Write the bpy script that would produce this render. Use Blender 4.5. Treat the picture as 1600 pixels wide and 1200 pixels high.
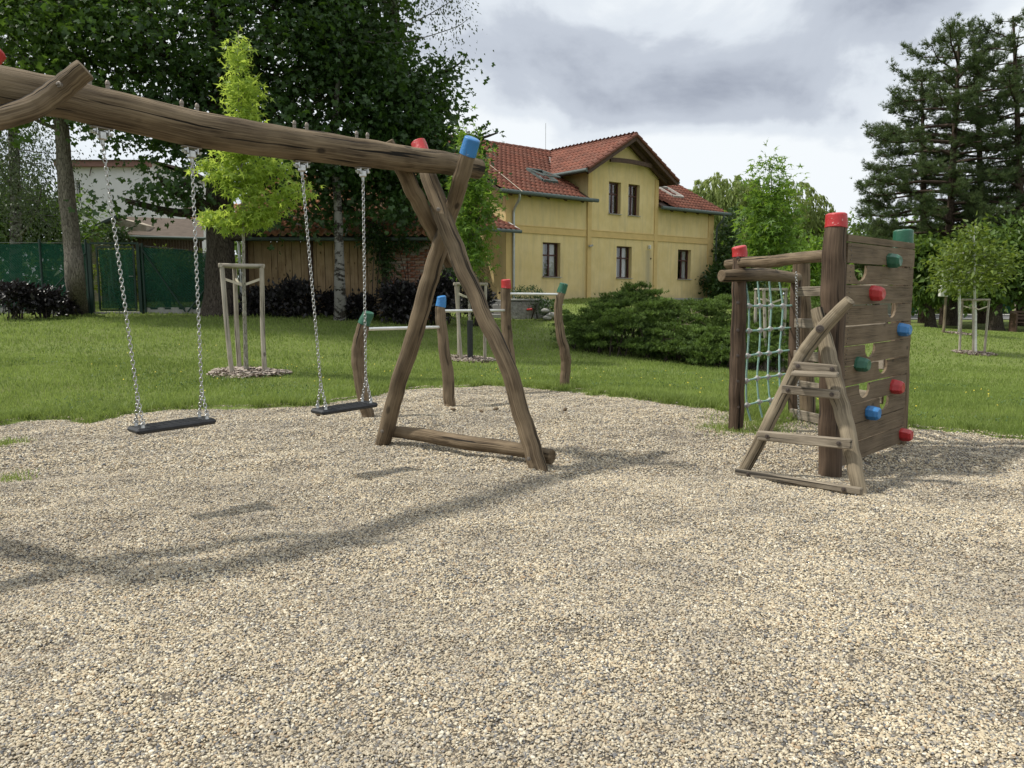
import bpy, math, random
import numpy as np
from mathutils import Vector, Matrix
for o in list(bpy.data.objects): bpy.data.objects.remove(o)
random.seed(7); RNG = np.random.default_rng(7)
SC = bpy.context.scene
COL = SC.collection
# ------------------------------------------------------------------ camera
F = 1200.0; PITCH = math.atan(144/1200); CAMZ = 1.3
cd = bpy.data.cameras.new('camera'); cam = bpy.data.objects.new('camera', cd); COL.objects.link(cam)
cam.location = (0, 0, CAMZ); cam.rotation_euler = (math.pi/2-PITCH, 0, 0)
cd.sensor_width = 36; cd.lens = 27; cd.clip_start = .05; cd.clip_end = 2000
SC.camera = cam
SC.view_settings.view_transform = 'Standard'; SC.view_settings.look = 'None'
SC.view_settings.gamma = 1; SC.view_settings.use_curve_mapping = False
SC.view_settings.exposure = 0.30
# ------------------------------------------------------------------ sun and sky
SUNV = Vector((-.66, .035, 1.0)).normalized()
sl = bpy.data.lights.new('sun', 'SUN'); sl.energy = 3.5; sl.angle = math.radians(3.0); sl.color = (1, .95, .86)
so = bpy.data.objects.new('sun', sl); COL.objects.link(so)
so.rotation_euler = SUNV.to_track_quat('Z', 'Y').to_euler(); so.location = (-10, 5, 20)
W = bpy.data.worlds.new('World'); SC.world = W; W.use_nodes = True
def ray(px, py):
    f = Vector((0, math.cos(PITCH), -math.sin(PITCH))); u = Vector((0, math.sin(PITCH), math.cos(PITCH)))
    return f + Vector((1, 0, 0))*((px-800)/F) + u*((600-py)/F)
def build_world():
    nt = W.node_tree; N = nt.nodes; L = nt.links; N.clear()
    out = N.new('ShaderNodeOutputWorld'); bg = N.new('ShaderNodeBackground'); bg.inputs[1].default_value = .1
    sky = N.new('ShaderNodeTexSky'); sky.sky_type = 'NISHITA'; sky.sun_disc = False
    sky.sun_elevation = math.asin(SUNV.z); sky.sun_rotation = math.atan2(SUNV.x, SUNV.y)
    tc = N.new('ShaderNodeTexCoord'); sp = N.new('ShaderNodeSeparateXYZ'); L.new(tc.outputs['Generated'], sp.inputs[0])
    def m(op, a, b=None, c=None):
        n = N.new('ShaderNodeMath'); n.operation = op
        for i, v in enumerate((a, b, c)):
            if v is None: continue
            if isinstance(v, (int, float)): n.inputs[i].default_value = v
            else: L.new(v, n.inputs[i])
        return n.outputs[0]
    az = m('ARCTAN2', sp.outputs[0], sp.outputs[1]); el = m('ARCSINE', sp.outputs[2])
    zc = m('ADD', m('MAXIMUM', sp.outputs[2], 0.0), .34)
    cv = N.new('ShaderNodeCombineXYZ')
    L.new(m('DIVIDE', sp.outputs[0], zc), cv.inputs[0]); L.new(m('DIVIDE', sp.outputs[1], zc), cv.inputs[1])
    def noise(scale, det, rough, dist, off):
        mp = N.new('ShaderNodeMapping'); mp.inputs['Location'].default_value = off; L.new(cv.outputs[0], mp.inputs[0])
        n = N.new('ShaderNodeTexNoise'); n.inputs['Scale'].default_value = scale; n.inputs['Detail'].default_value = det
        n.inputs['Roughness'].default_value = rough; n.inputs['Distortion'].default_value = dist
        L.new(mp.outputs[0], n.inputs['Vector']); return n.outputs['Fac']
    n1 = noise(1.3, 9, .55, .35, (3.1, 1.7, 0)); mp = N.new('ShaderNodeMapping'); mp.inputs['Scale'].default_value = (1, 1, 1.7); L.new(tc.outputs['Generated'], mp.inputs[0])
    nn = N.new('ShaderNodeTexNoise'); nn.inputs['Scale'].default_value = 5.2; nn.inputs['Detail'].default_value = 10; nn.inputs['Roughness'].default_value = .56; nn.inputs['Distortion'].default_value = .35; L.new(mp.outputs[0], nn.inputs['Vector']); n2 = nn.outputs['Fac']; n3 = noise(.5, 5, .5, .2, (1, 8, 5))
    dark = m('MULTIPLY', m('SUBTRACT', n1, .47), 2.1)
    def blob(px, py, wx, wy, amp):
        d = ray(px, py).normalized(); a0 = math.atan2(d.x, d.y); e0 = math.asin(d.z)
        ux = m('DIVIDE', m('SUBTRACT', az, a0), wx/1200); uy = m('DIVIDE', m('SUBTRACT', el, e0), wy/1200)
        q = m('ADD', m('MULTIPLY', ux, ux), m('MULTIPLY', uy, uy))
        return m('MULTIPLY', m('EXPONENT', m('MULTIPLY', q, -1)), amp)
    for b in ((1030, 165, 200, 55, .72), (820, 90, 130, 80, .62), (1170, 95, 220, 85, .48), (1390, 5, 120, 50, .7), (1330, 190, 110, 50, .42), (960, 60, 120, 50, .3), (640, 40, 120, 60, .3),
              (1110, 275, 60, 26, -.5), (930, 20, 60, 22, -.3), (800, 200, 110, 30, -.35), (1240, 270, 130, 50, -.25), (1270, 40, 70, 30, -.22), (1000, 215, 90, 16, -.1)):
        dark = m('ADD', dark, blob(*b))
    dark = m('ADD', dark, m('MULTIPLY', m('SUBTRACT', n2, .5), 1.9))
    dark = m('MULTIPLY', dark, .74)
    rp = N.new('ShaderNodeValToRGB'); L.new(dark, rp.inputs[0]); e = rp.color_ramp; e.interpolation = 'EASE'
    e.elements[0].position = .02; e.elements[0].color = (.82, .86, .89, 1)
    e.elements[1].position = 1.0; e.elements[1].color = (.31, .345, .42, 1)
    x = e.elements.new(.30); x.color = (.68, .73, .79, 1)
    x = e.elements.new(.55); x.color = (.50, .545, .62, 1)
    sc = N.new('ShaderNodeVectorMath'); sc.operation = 'SCALE'; sc.inputs['Scale'].default_value = 9.1; L.new(rp.outputs[0], sc.inputs[0])
    mx = N.new('ShaderNodeMix'); mx.data_type = 'RGBA'
    fac = m('SUBTRACT', 1.0, m('MULTIPLY', m('MINIMUM', m('MAXIMUM', m('MULTIPLY', m('SUBTRACT', .47, n3), 5), 0), 1), .3))
    L.new(fac, mx.inputs[0]); L.new(sky.outputs[0], mx.inputs[6]); L.new(sc.outputs[0], mx.inputs[7])
    L.new(mx.outputs[2], bg.inputs[0]); L.new(bg.outputs[0], out.inputs[0])
build_world()
# ------------------------------------------------------------------ placement helpers
def at(px, py, Y):
    d = ray(px, py); return Vector((0, 0, CAMZ)) + d*(Y/d.y)
def sstep(a, b, x):
    t = np.clip((x-a)/(b-a), 0, 1); return t*t*(3-2*t)
def hash2(ix, iy, s):
    v = np.sin(ix*127.1+iy*311.7+s*74.7)*43758.5453; return v-np.floor(v)
def vnoise(x, y, s=0):
    ix = np.floor(x); iy = np.floor(y); fx = x-ix; fy = y-iy; fx = fx*fx*(3-2*fx); fy = fy*fy*(3-2*fy)
    a = hash2(ix, iy, s); b = hash2(ix+1, iy, s); c = hash2(ix, iy+1, s); d = hash2(ix+1, iy+1, s)
    return (a+(b-a)*fx)*(1-fy)+(c+(d-c)*fx)*fy-.5
CP = np.array([(0,-10,0),(-6,-6,0),(6,-6,0),(0,2,0),(-4,2,0),(4,2,0),(0,6,0),(-4,5,0),(5,5,0),(-5.5,7.5,0),(2,9,0),(5,7,0),(-1,10,.02),(-3.95,11.3,.10),
 (-.8,15.5,-.07),(2.5,15,-.15),(5.7,17.1,-.42),(13.3,22,-.51),(20,14,-.5),(10,10,-.18),(-13,20,.72),(-8,20,.70),(-3,20.5,.58),(0,25,.42),(3,27,.75),(8,35,.9),(6,24,.3),
 (20,45,-.5),(40,50,-.5),(-20,30,.9),(-25,15,.7),(-12,10,.30),(-8,15,.42),(-4,15.5,.3),(0,45,1),(20,32,-.4),(60,80,-.5),(-60,80,1),(-60,0,.2),(60,0,-.5),(0,-60,0),(0,120,.5),(120,120,-.5),(-120,120,.5),(-120,-60,0),(120,-60,-.3)], float)
def _U(r): return np.where(r > 1e-9, r*r*np.log(r+1e-12), 0)
_NCP = len(CP); _K = _U(np.hypot(CP[:,None,0]-CP[None,:,0], CP[:,None,1]-CP[None,:,1]))+np.eye(_NCP)*.5
_Pm = np.c_[np.ones(_NCP), CP[:,:2]]; _A = np.block([[_K,_Pm],[_Pm.T,np.zeros((3,3))]])
_WCP = np.linalg.solve(_A, np.r_[CP[:,2], 0, 0, 0])
def tps(x, y):
    x = np.asarray(x, float); y = np.asarray(y, float); xs = np.clip(x, -110, 110); ys = np.clip(y, -55, 115)
    r = np.hypot(xs[...,None]-CP[:,0], ys[...,None]-CP[:,1])
    z = _U(r)@_WCP[:_NCP]+_WCP[_NCP]+_WCP[_NCP+1]*xs+_WCP[_NCP+2]*ys
    k = sstep(12, 22, x)*sstep(30, 40, y); return z*(1-k)-.5*k
def zhit(px, py, z=0.0):
    d = ray(px, py); return Vector((0, 0, CAMZ))+d*((z-CAMZ)/d.z)
_bpx = [(-700,720),(-300,690),(0,664),(60,657),(130,658),(200,648),(290,641),(380,641),(480,633),(560,624),(640,609),(700,605),(760,601),(815,606),(870,611),(930,617),(1000,624),(1060,631),(1130,640),
        (1160,648),(1195,662),(1225,655),(1250,648),(1300,650),(1420,668),(1500,676),(1600,686),(1900,700),(2500,730)]
GP = np.array([zhit(*p)[:2] for p in _bpx]+[(9,-4),(-9,-4)])
def gsd(x, y):   # signed distance to the gravel bed outline, positive inside
    x = np.asarray(x, float); y = np.asarray(y, float)
    best = np.full(x.shape, 1e9); ins = np.zeros(x.shape, bool); n = len(GP)
    for i in range(n):
        a = GP[i]; b = GP[(i+1)%n]; d = b-a
        t = np.clip(((x-a[0])*d[0]+(y-a[1])*d[1])/(d@d), 0, 1)
        best = np.minimum(best, np.hypot(x-a[0]-t*d[0], y-a[1]-t*d[1]))
        c = ((a[1] > y) != (b[1] > y)) & (x < (b[0]-a[0])*(y-a[1])/(b[1]-a[1]+1e-12)+a[0]); ins ^= c
    s = np.where(ins, best, -best)
    return s+vnoise(x*1.7, y*1.7, 5)*.30+vnoise(x*5, y*5, 6)*.16+vnoise(x*14, y*14, 7)*.06
def zgravel(x, y):
    return vnoise(x*.9, y*.9, 1)*.055+vnoise(x*2.4+3, y*2.4, 2)*.034+vnoise(x*5.5, y*5.5, 3)*.022+vnoise(x*12, y*12, 4)*.010
def zlawn(x, y, s=None):
    if s is None: s = gsd(x, y)
    x = np.asarray(x, float); y = np.asarray(y, float)
    k = sstep(-1.2, .1, s)
    return tps(x, y)*(1-k)+k*0-.09*sstep(-.02, .25, s)+.02*sstep(-.6,-.05,s)+vnoise(x*.7, y*.7, 9)*.03*(1-sstep(40, 60, np.hypot(x, y)))*(1-sstep(11,17,x))
def G(x, y):
    return float(zlawn(np.array([x]), np.array([y]))[0])
def gp(px, py, lo=5, hi=90):     # pixel -> point on the lawn
    o = Vector((0, 0, CAMZ)); d = ray(px, py)
    ys = np.linspace(lo, hi, 900); X = d.x/d.y*ys; Z = CAMZ+d.z/d.y*ys
    g = zlawn(X, ys); i = np.argmax(Z < g) if (Z < g).any() else len(ys)-1
    return Vector((X[i], ys[i], g[i]))
# ------------------------------------------------------------------ object helpers
def tag(o, label=None, cat=None, group=None, kind=None):
    if label: o['label'] = label
    if cat: o['category'] = cat
    if group: o['group'] = group
    if kind: o['kind'] = kind
    return o
def thing(name, loc, label, cat, group=None, rz=0):
    o = bpy.data.objects.new(name, None); COL.objects.link(o); o.location = loc; o.rotation_euler = (0, 0, rz); o.empty_display_size = .1
    return tag(o, label, cat, group)
def worg(p):
    v = Vector((0, 0, 0))
    while p is not None: v += p.location; p = p.parent
    return v
def link(me, name, parent=None, loc=None):
    o = bpy.data.objects.new(name, me); COL.objects.link(o)
    if parent is not None: o.parent = parent
    if loc is not None: o.location = loc
    return o
def copy_tree(o, parent=None):
    c = o.copy(); COL.objects.link(c); c.parent = parent
    for ch in list(o.children): copy_tree(ch, c)
    return c
def cr(P, n):     # catmull-rom through rows of P
    P = np.array(P, float); Q = np.vstack([2*P[0]-P[1], P, 2*P[-1]-P[-2]]); out = []
    for i in range(len(P)-1):
        p0, p1, p2, p3 = Q[i:i+4]
        for k in range(n):
            t = k/n; out.append(.5*((2*p1)+(-p0+p2)*t+(2*p0-5*p1+4*p2-p3)*t*t+(-p0+3*p1-3*p2+p3)*t**3))
    out.append(P[-1]); return np.array(out)
class MB:
    def __init__(s): s.v = []; s.f = []; s.g = []; s.sm = []
    def add(s, V, Fs, g=None, smooth=False):
        b = len(s.v); s.v += [tuple(map(float, p)) for p in V]; s.f += [tuple(b+i for i in q) for q in Fs]
        s.g += [tuple(map(float, p)) for p in (V if g is None else g)]; s.sm += [smooth]*len(Fs); return s
    def box(s, c, size, M=None, bev=0, gax=0):   # gax: axis of the grain
        hx, hy, hz = [a/2 for a in size]; c = Vector(c)
        o = Vector((random.random()*9, random.random()*9, random.random()*9))
        if bev:
            b = min(bev, hx*.9, hy*.9, hz*.9); V = []; idx = {}
            for sx in (-1, 1):
                for sy in (-1, 1):
                    for sz in (-1, 1):
                        for a in range(3):
                            p = [sx*(hx-b), sy*(hy-b), sz*(hz-b)]; p[a] = (sx*hx, sy*hy, sz*hz)[a]
                            idx[(sx, sy, sz, a)] = len(V); V.append(Vector(p))
            Fs = []
            I = lambda s3, a: idx[(s3[0], s3[1], s3[2], a)]
            for a in range(3):
                u, w = (a+1) % 3, (a+2) % 3
                for sg in (-1, 1):
                    q = []
                    for su, sw in ((-1, -1), (1, -1), (1, 1), (-1, 1)):
                        t = [0, 0, 0]; t[a] = sg; t[u] = su; t[w] = sw; q.append(I(t, a))
                    Fs.append(q if sg > 0 else q[::-1])
                for su in (-1, 1):
                    for sw in (-1, 1):
                        t0 = [0]*3; t1 = [0]*3; t0[a] = -1; t1[a] = 1; t0[u] = t1[u] = su; t0[w] = t1[w] = sw
                        q = [I(t0, u), I(t1, u), I(t1, w), I(t0, w)]
                        Fs.append(q if su*sw > 0 else q[::-1])
            for sx in (-1, 1):
                for sy in (-1, 1):
                    for sz in (-1, 1):
                        q = [I((sx, sy, sz), 0), I((sx, sy, sz), 1), I((sx, sy, sz), 2)]
                        Fs.append(q if sx*sy*sz > 0 else q[::-1])
        else:
            V = [Vector((x, y, z)) for x in (-hx, hx) for y in (-hy, hy) for z in (-hz, hz)]
            Fs = [(0, 1, 3, 2), (4, 6, 7, 5), (0, 4, 5, 1), (2, 3, 7, 6), (0, 2, 6, 4), (1, 5, 7, 3)]
        perm = {0: (1, 2, 0), 1: (0, 2, 1), 2: (0, 1, 2)}[gax]
        g = [Vector((p[perm[0]], p[perm[1]], p[perm[2]]))+o for p in V]
        W2 = [(M @ p if M is not None else p)+c for p in V]
        return s.add(W2, Fs, g)
    def bar(s, a, b, w, h, up=(0, 0, 1), bev=0):   # box beam from a to b
        a = Vector(a); b = Vector(b); d = (b-a); L = d.length; x = d.normalized(); y = Vector(up).cross(x)
        if y.length < 1e-4: y = Vector((0, 1, 0)).cross(x)
        y.normalize(); z = x.cross(y); M = Matrix((x, y, z)).transposed()
        return s.box((a+b)/2, (L, w, h), M, bev)
    def tube(s, P, R, n=12, cap=True, rough=0, rs=0, smooth=True, dome=0):
        P = np.array(P, float); m = len(P); R = np.broadcast_to(np.asarray(R, float), (m,)).copy()
        T = np.gradient(P, axis=0); T /= np.linalg.norm(T, axis=1)[:,None]+1e-12
        ref = np.array([0, 0, 1.]) if abs(T[0,2]) < .9 else np.array([1., 0, 0])
        u = np.cross(ref, T[0]); u /= np.linalg.norm(u); V = []; g = []; L = 0; off = random.random()*20
        for i in range(m):
            u = u-T[i]*(u@T[i]); u /= np.linalg.norm(u); w = np.cross(T[i], u)
            if i: L += np.linalg.norm(P[i]-P[i-1])
            for k in range(n):
                a = 2*math.pi*k/n; r = R[i]
                if rough: r *= 1+rough*(math.sin(a*2+L*3.1+rs)*.5+math.sin(a*3-L*7+rs*2)*.35+math.sin(a*5+L*13+rs*3)*.2+.22*math.sin(a*9+rs+.8*math.sin(L*4))+.16*math.sin(a*13+rs*5+.6*math.sin(L*6))+float(vnoise(np.array(a*1.3+rs), np.array(L*5), 3))*.8)
                c, q = math.cos(a), math.sin(a)
                V.append(P[i]+r*(c*u+q*w)); g.append((c*R[i]+off, q*R[i]+off, L+off))
        Fs = [(i*n+k, i*n+(k+1)%n, (i+1)*n+(k+1)%n, (i+1)*n+k) for i in range(m-1) for k in range(n)]
        s.add(V, Fs, g, smooth)
        if cap:
            for i, fl in ((0, True), (m-1, False)):
                ring = [V[i*n+k] for k in range(n)]; c = sum(ring)/n; dr = -T[i] if fl else T[i]
                rr = [c+(q-c)*.86+dr*R[i]*(.06+dome*.35) for q in ring]
                gr = [(c2[0]*.3, c2[1]*.3, c2[2]) for c2 in g[i*n:(i+1)*n]]
                top = [c+(q-c)*.45+dr*R[i]*(.06+dome*.6) for q in ring] 
                V2 = ring+rr+top; Fs2 = [(k, (k+1)%n, n+(k+1)%n, n+k) for k in range(n)]+[(n+k, n+(k+1)%n, 2*n+(k+1)%n, 2*n+k) for k in range(n)]+[tuple(2*n+k for k in range(n))]
                if fl: Fs2 = [q[::-1] for q in Fs2]
                s.add(V2, Fs2, gr*3, dome > 0)
        return s
    def mesh(s, name, mat, org=(0, 0, 0)):
        me = bpy.data.meshes.new(name); o = Vector(org); me.from_pydata([tuple(Vector(p)-o) for p in s.v], [], s.f)
        me.polygons.foreach_set('use_smooth', s.sm)
        at_ = me.attributes.new('gc', 'FLOAT_VECTOR', 'POINT'); at_.data.foreach_set('vector', np.array(s.g, np.float32).ravel())
        if mat: me.materials.append(mat)
        me.update(); return me
    def build(s, name, mat, parent=None, local=False, loc=(0, 0, 0)):
        org = Vector((0, 0, 0)) if local else (worg(parent) if parent is not None else Vector(loc))
        o = link(s.mesh(name, mat, org), name, parent)
        if parent is None and not local: o.location = loc
        return o
def npmesh(name, V, T, mat, attrs=None, smooth=False):   # triangles, fast
    me = bpy.data.meshes.new(name); V = np.asarray(V, np.float32); T = np.asarray(T, np.int32); k = T.shape[1]
    me.vertices.add(len(V)); me.vertices.foreach_set('co', V.ravel())
    me.loops.add(T.size); me.loops.foreach_set('vertex_index', T.ravel())
    me.polygons.add(len(T)); me.polygons.foreach_set('loop_start', np.arange(0, T.size, k, dtype=np.int32))
    if smooth: me.polygons.foreach_set('use_smooth', np.ones(len(T), bool))
    me.update(calc_edges=True)
    for nm, a in (attrs or {}).items():
        d = me.attributes.new(nm, 'FLOAT', 'POINT'); d.data.foreach_set('value', np.asarray(a, np.float32))
    if mat: me.materials.append(mat)
    return me
# ------------------------------------------------------------------ materials
class NT:
    def __init__(s, name):
        s.m = bpy.data.materials.new(name); s.m.use_nodes = True; s.N = s.m.node_tree.nodes; s.L = s.m.node_tree.links
        s.b = s.N['Principled BSDF']; s.out = s.N['Material Output']
    def n(s, t, **kw):
        x = s.N.new(t)
        for k, v in kw.items():
            if isinstance(v, bpy.types.NodeSocket): s.L.new(v, x.inputs[k.replace('_', ' ')] if not k.startswith('i') or not k[1:].isdigit() else x.inputs[int(k[1:])])
            elif k.startswith('i') and k[1:].isdigit(): x.inputs[int(k[1:])].default_value = v
            elif k[0].isupper(): x.inputs[k.replace('_', ' ')].default_value = v
            else: setattr(x, k, v)
        return x
    def obj(s): return s.n('ShaderNodeTexCoord').outputs['Object']
    def attr(s, nm, o='Vector'): return s.n('ShaderNodeAttribute', attribute_name=nm).outputs[o]
    def map(s, vec, scale=(1, 1, 1), loc=(0, 0, 0)): return s.n('ShaderNodeMapping', Vector=vec, Scale=scale, Location=loc).outputs[0]
    def noise(s, vec, scale, detail=4, rough=.55, dist=0, o='Fac'): return s.n('ShaderNodeTexNoise', Vector=vec, Scale=scale, Detail=detail, Roughness=rough, Distortion=dist).outputs[o]
    def ramp(s, f, *st, mode='LINEAR'):
        r = s.n('ShaderNodeValToRGB', Fac=f); e = r.color_ramp; e.interpolation = mode
        while len(e.elements) < len(st): e.elements.new(.5)
        for el, (p, c) in zip(e.elements, st): el.position = p; el.color = (c[0], c[1], c[2], 1) if isinstance(c, (tuple, list)) else (c, c, c, 1)
        return r.outputs[0]
    def mix(s, f, a, b, bt='MIX'):
        x = s.n('ShaderNodeMix', data_type='RGBA', blend_type=bt)
        for i, v in ((0, f), (6, a), (7, b)):
            if isinstance(v, bpy.types.NodeSocket): s.L.new(v, x.inputs[i])
            else: x.inputs[i].default_value = v if i == 0 else (v[0], v[1], v[2], 1)
        return x.outputs[2]
    def math(s, op, a, b=0, clamp=False):
        x = s.n('ShaderNodeMath', operation=op, use_clamp=clamp)
        for i, v in ((0, a), (1, b)):
            if isinstance(v, bpy.types.NodeSocket): s.L.new(v, x.inputs[i])
            else: x.inputs[i].default_value = v
        return x.outputs[0]
    def bump(s, h, dist=.01, strength=1):
        b = s.n('ShaderNodeBump', Height=h, Distance=dist, Strength=strength); s.L.new(b.outputs[0], s.b.inputs['Normal']); return s
    def col(s, c, rough=.8, spec=.3, metal=0):
        if isinstance(c, bpy.types.NodeSocket): s.L.new(c, s.b.inputs['Base Color'])
        else: s.b.inputs['Base Color'].default_value = (*c, 1)
        if isinstance(rough, bpy.types.NodeSocket): s.L.new(rough, s.b.inputs['Roughness'])
        else: s.b.inputs['Roughness'].default_value = rough
        s.b.inputs['Specular IOR Level'].default_value = spec; s.b.inputs['Metallic'].default_value = metal; return s
def wood(name, dark, mid, light, sc=1.0, crack=True, rough=.8, bump=.014):
    t = NT(name); g = t.attr('gc')
    gm = t.map(g, (9*sc, 9*sc, .9*sc)); fine = t.map(g, (75*sc, 75*sc, 1.6*sc))
    a = t.noise(gm, 2.0, 5, .6, .6); b = t.noise(fine, 1.6, 4, .6, .3)
    c = t.noise(t.map(g, (3, 3, 2.2)), 1.6, 3, .5)
    base = t.ramp(t.math('ADD', t.math('MULTIPLY', a, .42), t.math('MULTIPLY', b, .58)), (.375, dark), (.485, mid), (.62, light))
    base = t.mix(t.ramp(c, (.4, 0), (.68, .55)), base, tuple(x*1.25 for x in light))
    cr_ = t.ramp(t.noise(t.map(g, (24*sc, 24*sc, .55*sc)), 1.5, 3, .5, .5), (.345, 0), (.375, 1))
    if crack: base = t.mix(cr_, tuple(x*.22 for x in dark), base)
    kv = t.n('ShaderNodeTexVoronoi', Vector=t.map(g, (4, 4, 2.2)), Scale=1.3); base = t.mix(t.ramp(kv.outputs['Distance'], (.07, .85), (.13, 0)), base, tuple(x*.5 for x in dark))
    gz = t.noise(t.map(g, (1.2, 1.2, .35)), 1.2, 4, .6); base = t.mix(t.ramp(gz, (.45, 0), (.7, .45)), base, (light[0]*.95, light[1]*1.0, light[2]*1.08))
    t.col(base, rough, .25); h = t.math('ADD', t.math('MULTIPLY', b, .35), t.math('MULTIPLY', cr_, .8)); h = t.math('ADD', h, t.math('MULTIPLY', a, .7))
    return t.bump(h, bump).m
def plain(name, c, rough=.6, spec=.4, metal=0, var=.12, sc=8, bump=0.0):
    t = NT(name); n = t.noise(t.obj(), sc, 5, .6)
    lo = tuple(x*(1-var) for x in c); hi = tuple(min(1, x*(1+var)) for x in c)
    t.col(t.ramp(n, (.3, lo), (.7, hi)), rough, spec, metal)
    if bump: t.bump(n, bump)
    return t.m
def leafmat(name, a, b, trans=.3, tcol=None, rough=.5, nsc=.6):
    t = NT(name); r = t.attr('rnd', 'Fac'); n = t.noise(t.n('ShaderNodeNewGeometry').outputs['Position'], nsc, 3, .5)
    f = t.math('ADD', t.math('MULTIPLY', r, .65), t.math('MULTIPLY', t.math('SUBTRACT', n, .35), 1.0), True)
    c = t.mix(f, a, b); t.col(c, rough, .35)
    tr = t.n('ShaderNodeBsdfTranslucent'); tc = t.mix(.6, c, tcol or tuple(x*1.6 for x in b)); t.L.new(tc, tr.inputs[0])
    mx = t.n('ShaderNodeMixShader', i0=trans); t.L.new(t.b.outputs[0], mx.inputs[1]); t.L.new(tr.outputs[0], mx.inputs[2]); t.L.new(mx.outputs[0], t.out.inputs[0])
    return t.m
def paint(name, c, worn=(.75, .72, .66)):
    t = NT(name); o = t.obj(); n = t.noise(o, 38, 6, .7); n2 = t.noise(o, 6, 3, .5)
    base = t.mix(n2, tuple(x*.8 for x in c), tuple(min(1, x*1.15) for x in c))
    t.col(t.mix(t.ramp(n, (.62, 0), (.72, .6)), base, worn), .38, .5); return t.bump(t.math('ADD', n, n2), .004).m
M = {}
M['swing_wood'] = wood('swing_wood', (.034, .023, .013), (.094, .066, .039), (.205, .155, .098))
M['dark_wood'] = wood('dark_wood', (.024, .015, .010), (.064, .042, .027), (.125, .086, .057))
M['brown_wood'] = wood('brown_wood', (.040, .027, .016), (.108, .076, .046), (.20, .15, .095))
M['grey_wood'] = wood('grey_wood', (.05, .038, .025), (.14, .110, .073), (.29, .24, .165))
M['stake_wood'] = wood('stake_wood', (.15, .12, .09), (.30, .26, .21), (.42, .38, .32))
M['plank'] = wood('plank', (.060, .042, .025), (.112, .080, .048), (.175, .13, .083), 1.1, False, bump=.005)
M['step'] = wood('step', (.06, .049, .036), (.15, .125, .092), (.30, .255, .195), 1.4, bump=.008)
M['shed_board'] = wood('shed_board', (.14, .09, .045), (.30, .20, .105), (.38, .27, .15), .8, False, bump=.002)
M['red'] = paint('red_paint', (.44, .028, .03)); M['blue'] = paint('blue_paint', (.035, .19, .46)); M['green'] = paint('green_paint', (.018, .105, .06))
M['steel'] = plain('galvanised_steel', (.48, .48, .47), .32, .5, .9, .15, 60)
M['bar_steel'] = plain('bar_steel', (.72, .72, .70), .35, .5, .7, .08)
M['old_bolt'] = plain('dull_bolt', (.22, .19, .16), .5, .4, .6)
M['bolt'] = plain('bolt_metal', (.12, .10, .09), .4, .5, .8)
M['rubber'] = plain('black_rubber', (.018, .019, .022), .5, .4, 0, .3, 30, .001)
M['rope'] = plain('pale_green_rope', (.27, .43, .39), .8, .2, 0, .15, 80, .002)
M['knot'] = plain('grey_rope_joint', (.42, .42, .41), .6, .3)
M['strap'] = plain('strap', (.50, .45, .36), .8, .2)
# ================================================================== GROUND
def grid_faces(nx, ny):
    i = np.arange(nx-1); j = np.arange(ny-1); I, J = np.meshgrid(i, j, indexing='ij'); a = (I*ny+J).ravel()
    return np.stack([a, a+ny, a+ny+1, a+1], 1)
def axis_(parts):
    out = []
    for a, b, st in parts: out += list(np.arange(a, b, st))
    out.append(parts[-1][1]); return np.array(out)
def lawn_ground():
    xs = axis_([(-400,-100,40),(-100,-30,5),(-30,-13,1.),(-13,13,.14),(13,30,.8),(30,100,5),(100,400,40)])
    ys = axis_([(-200,-20,20),(-20,4,2),(4,12,.14),(12,26,.35),(26,60,1.2),(60,120,5),(120,600,40)])
    X, Y = np.meshgrid(xs, ys, indexing='ij'); Z = zlawn(X, Y)
    me = npmesh('lawn', np.stack([X.ravel(), Y.ravel(), Z.ravel()], 1), grid_faces(len(xs), len(ys)), None, smooth=True)
    t = NT('lawn_soil_grass'); p = t.n('ShaderNodeNewGeometry').outputs['Position']
    a = t.noise(p, 26, 6, .7); b = t.noise(p, .55, 4, .6); c = t.noise(t.map(p, (1, 1, 1)), 4, 4, .6)
    g = t.ramp(a, (.28, (.08, .105, .028)), (.5, (.165, .215, .055)), (.72, (.26, .32, .10)))
    g = t.mix(t.ramp(b, (.38, 0), (.66, .6)), g, (.13, .16, .045)); g = t.mix(t.ramp(c, (.5, 0), (.75, .4)), g, (.16, .155, .06))
    t.col(g, .85, .15); t.bump(t.math('ADD', a, c), .05); me.materials.append(t.m)
    tag(link(me, 'lawn'), 'mown green lawn rising gently behind the gravel play area', kind='structure')
lawn_ground()
GRAVEL_STOPS = ((0, (.62, .525, .36)), (.20, (.49, .41, .28)), (.35, (.72, .64, .475)), (.47, (.37, .32, .25)), (.57, (.82, .76, .61)), (.63, (.55, .45, .30)), (.76, (.21, .21, .205)), (.84, (.42, .29, .16)), (.88, (.10, .11, .125)), (.94, (.27, .255, .225)))
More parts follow.
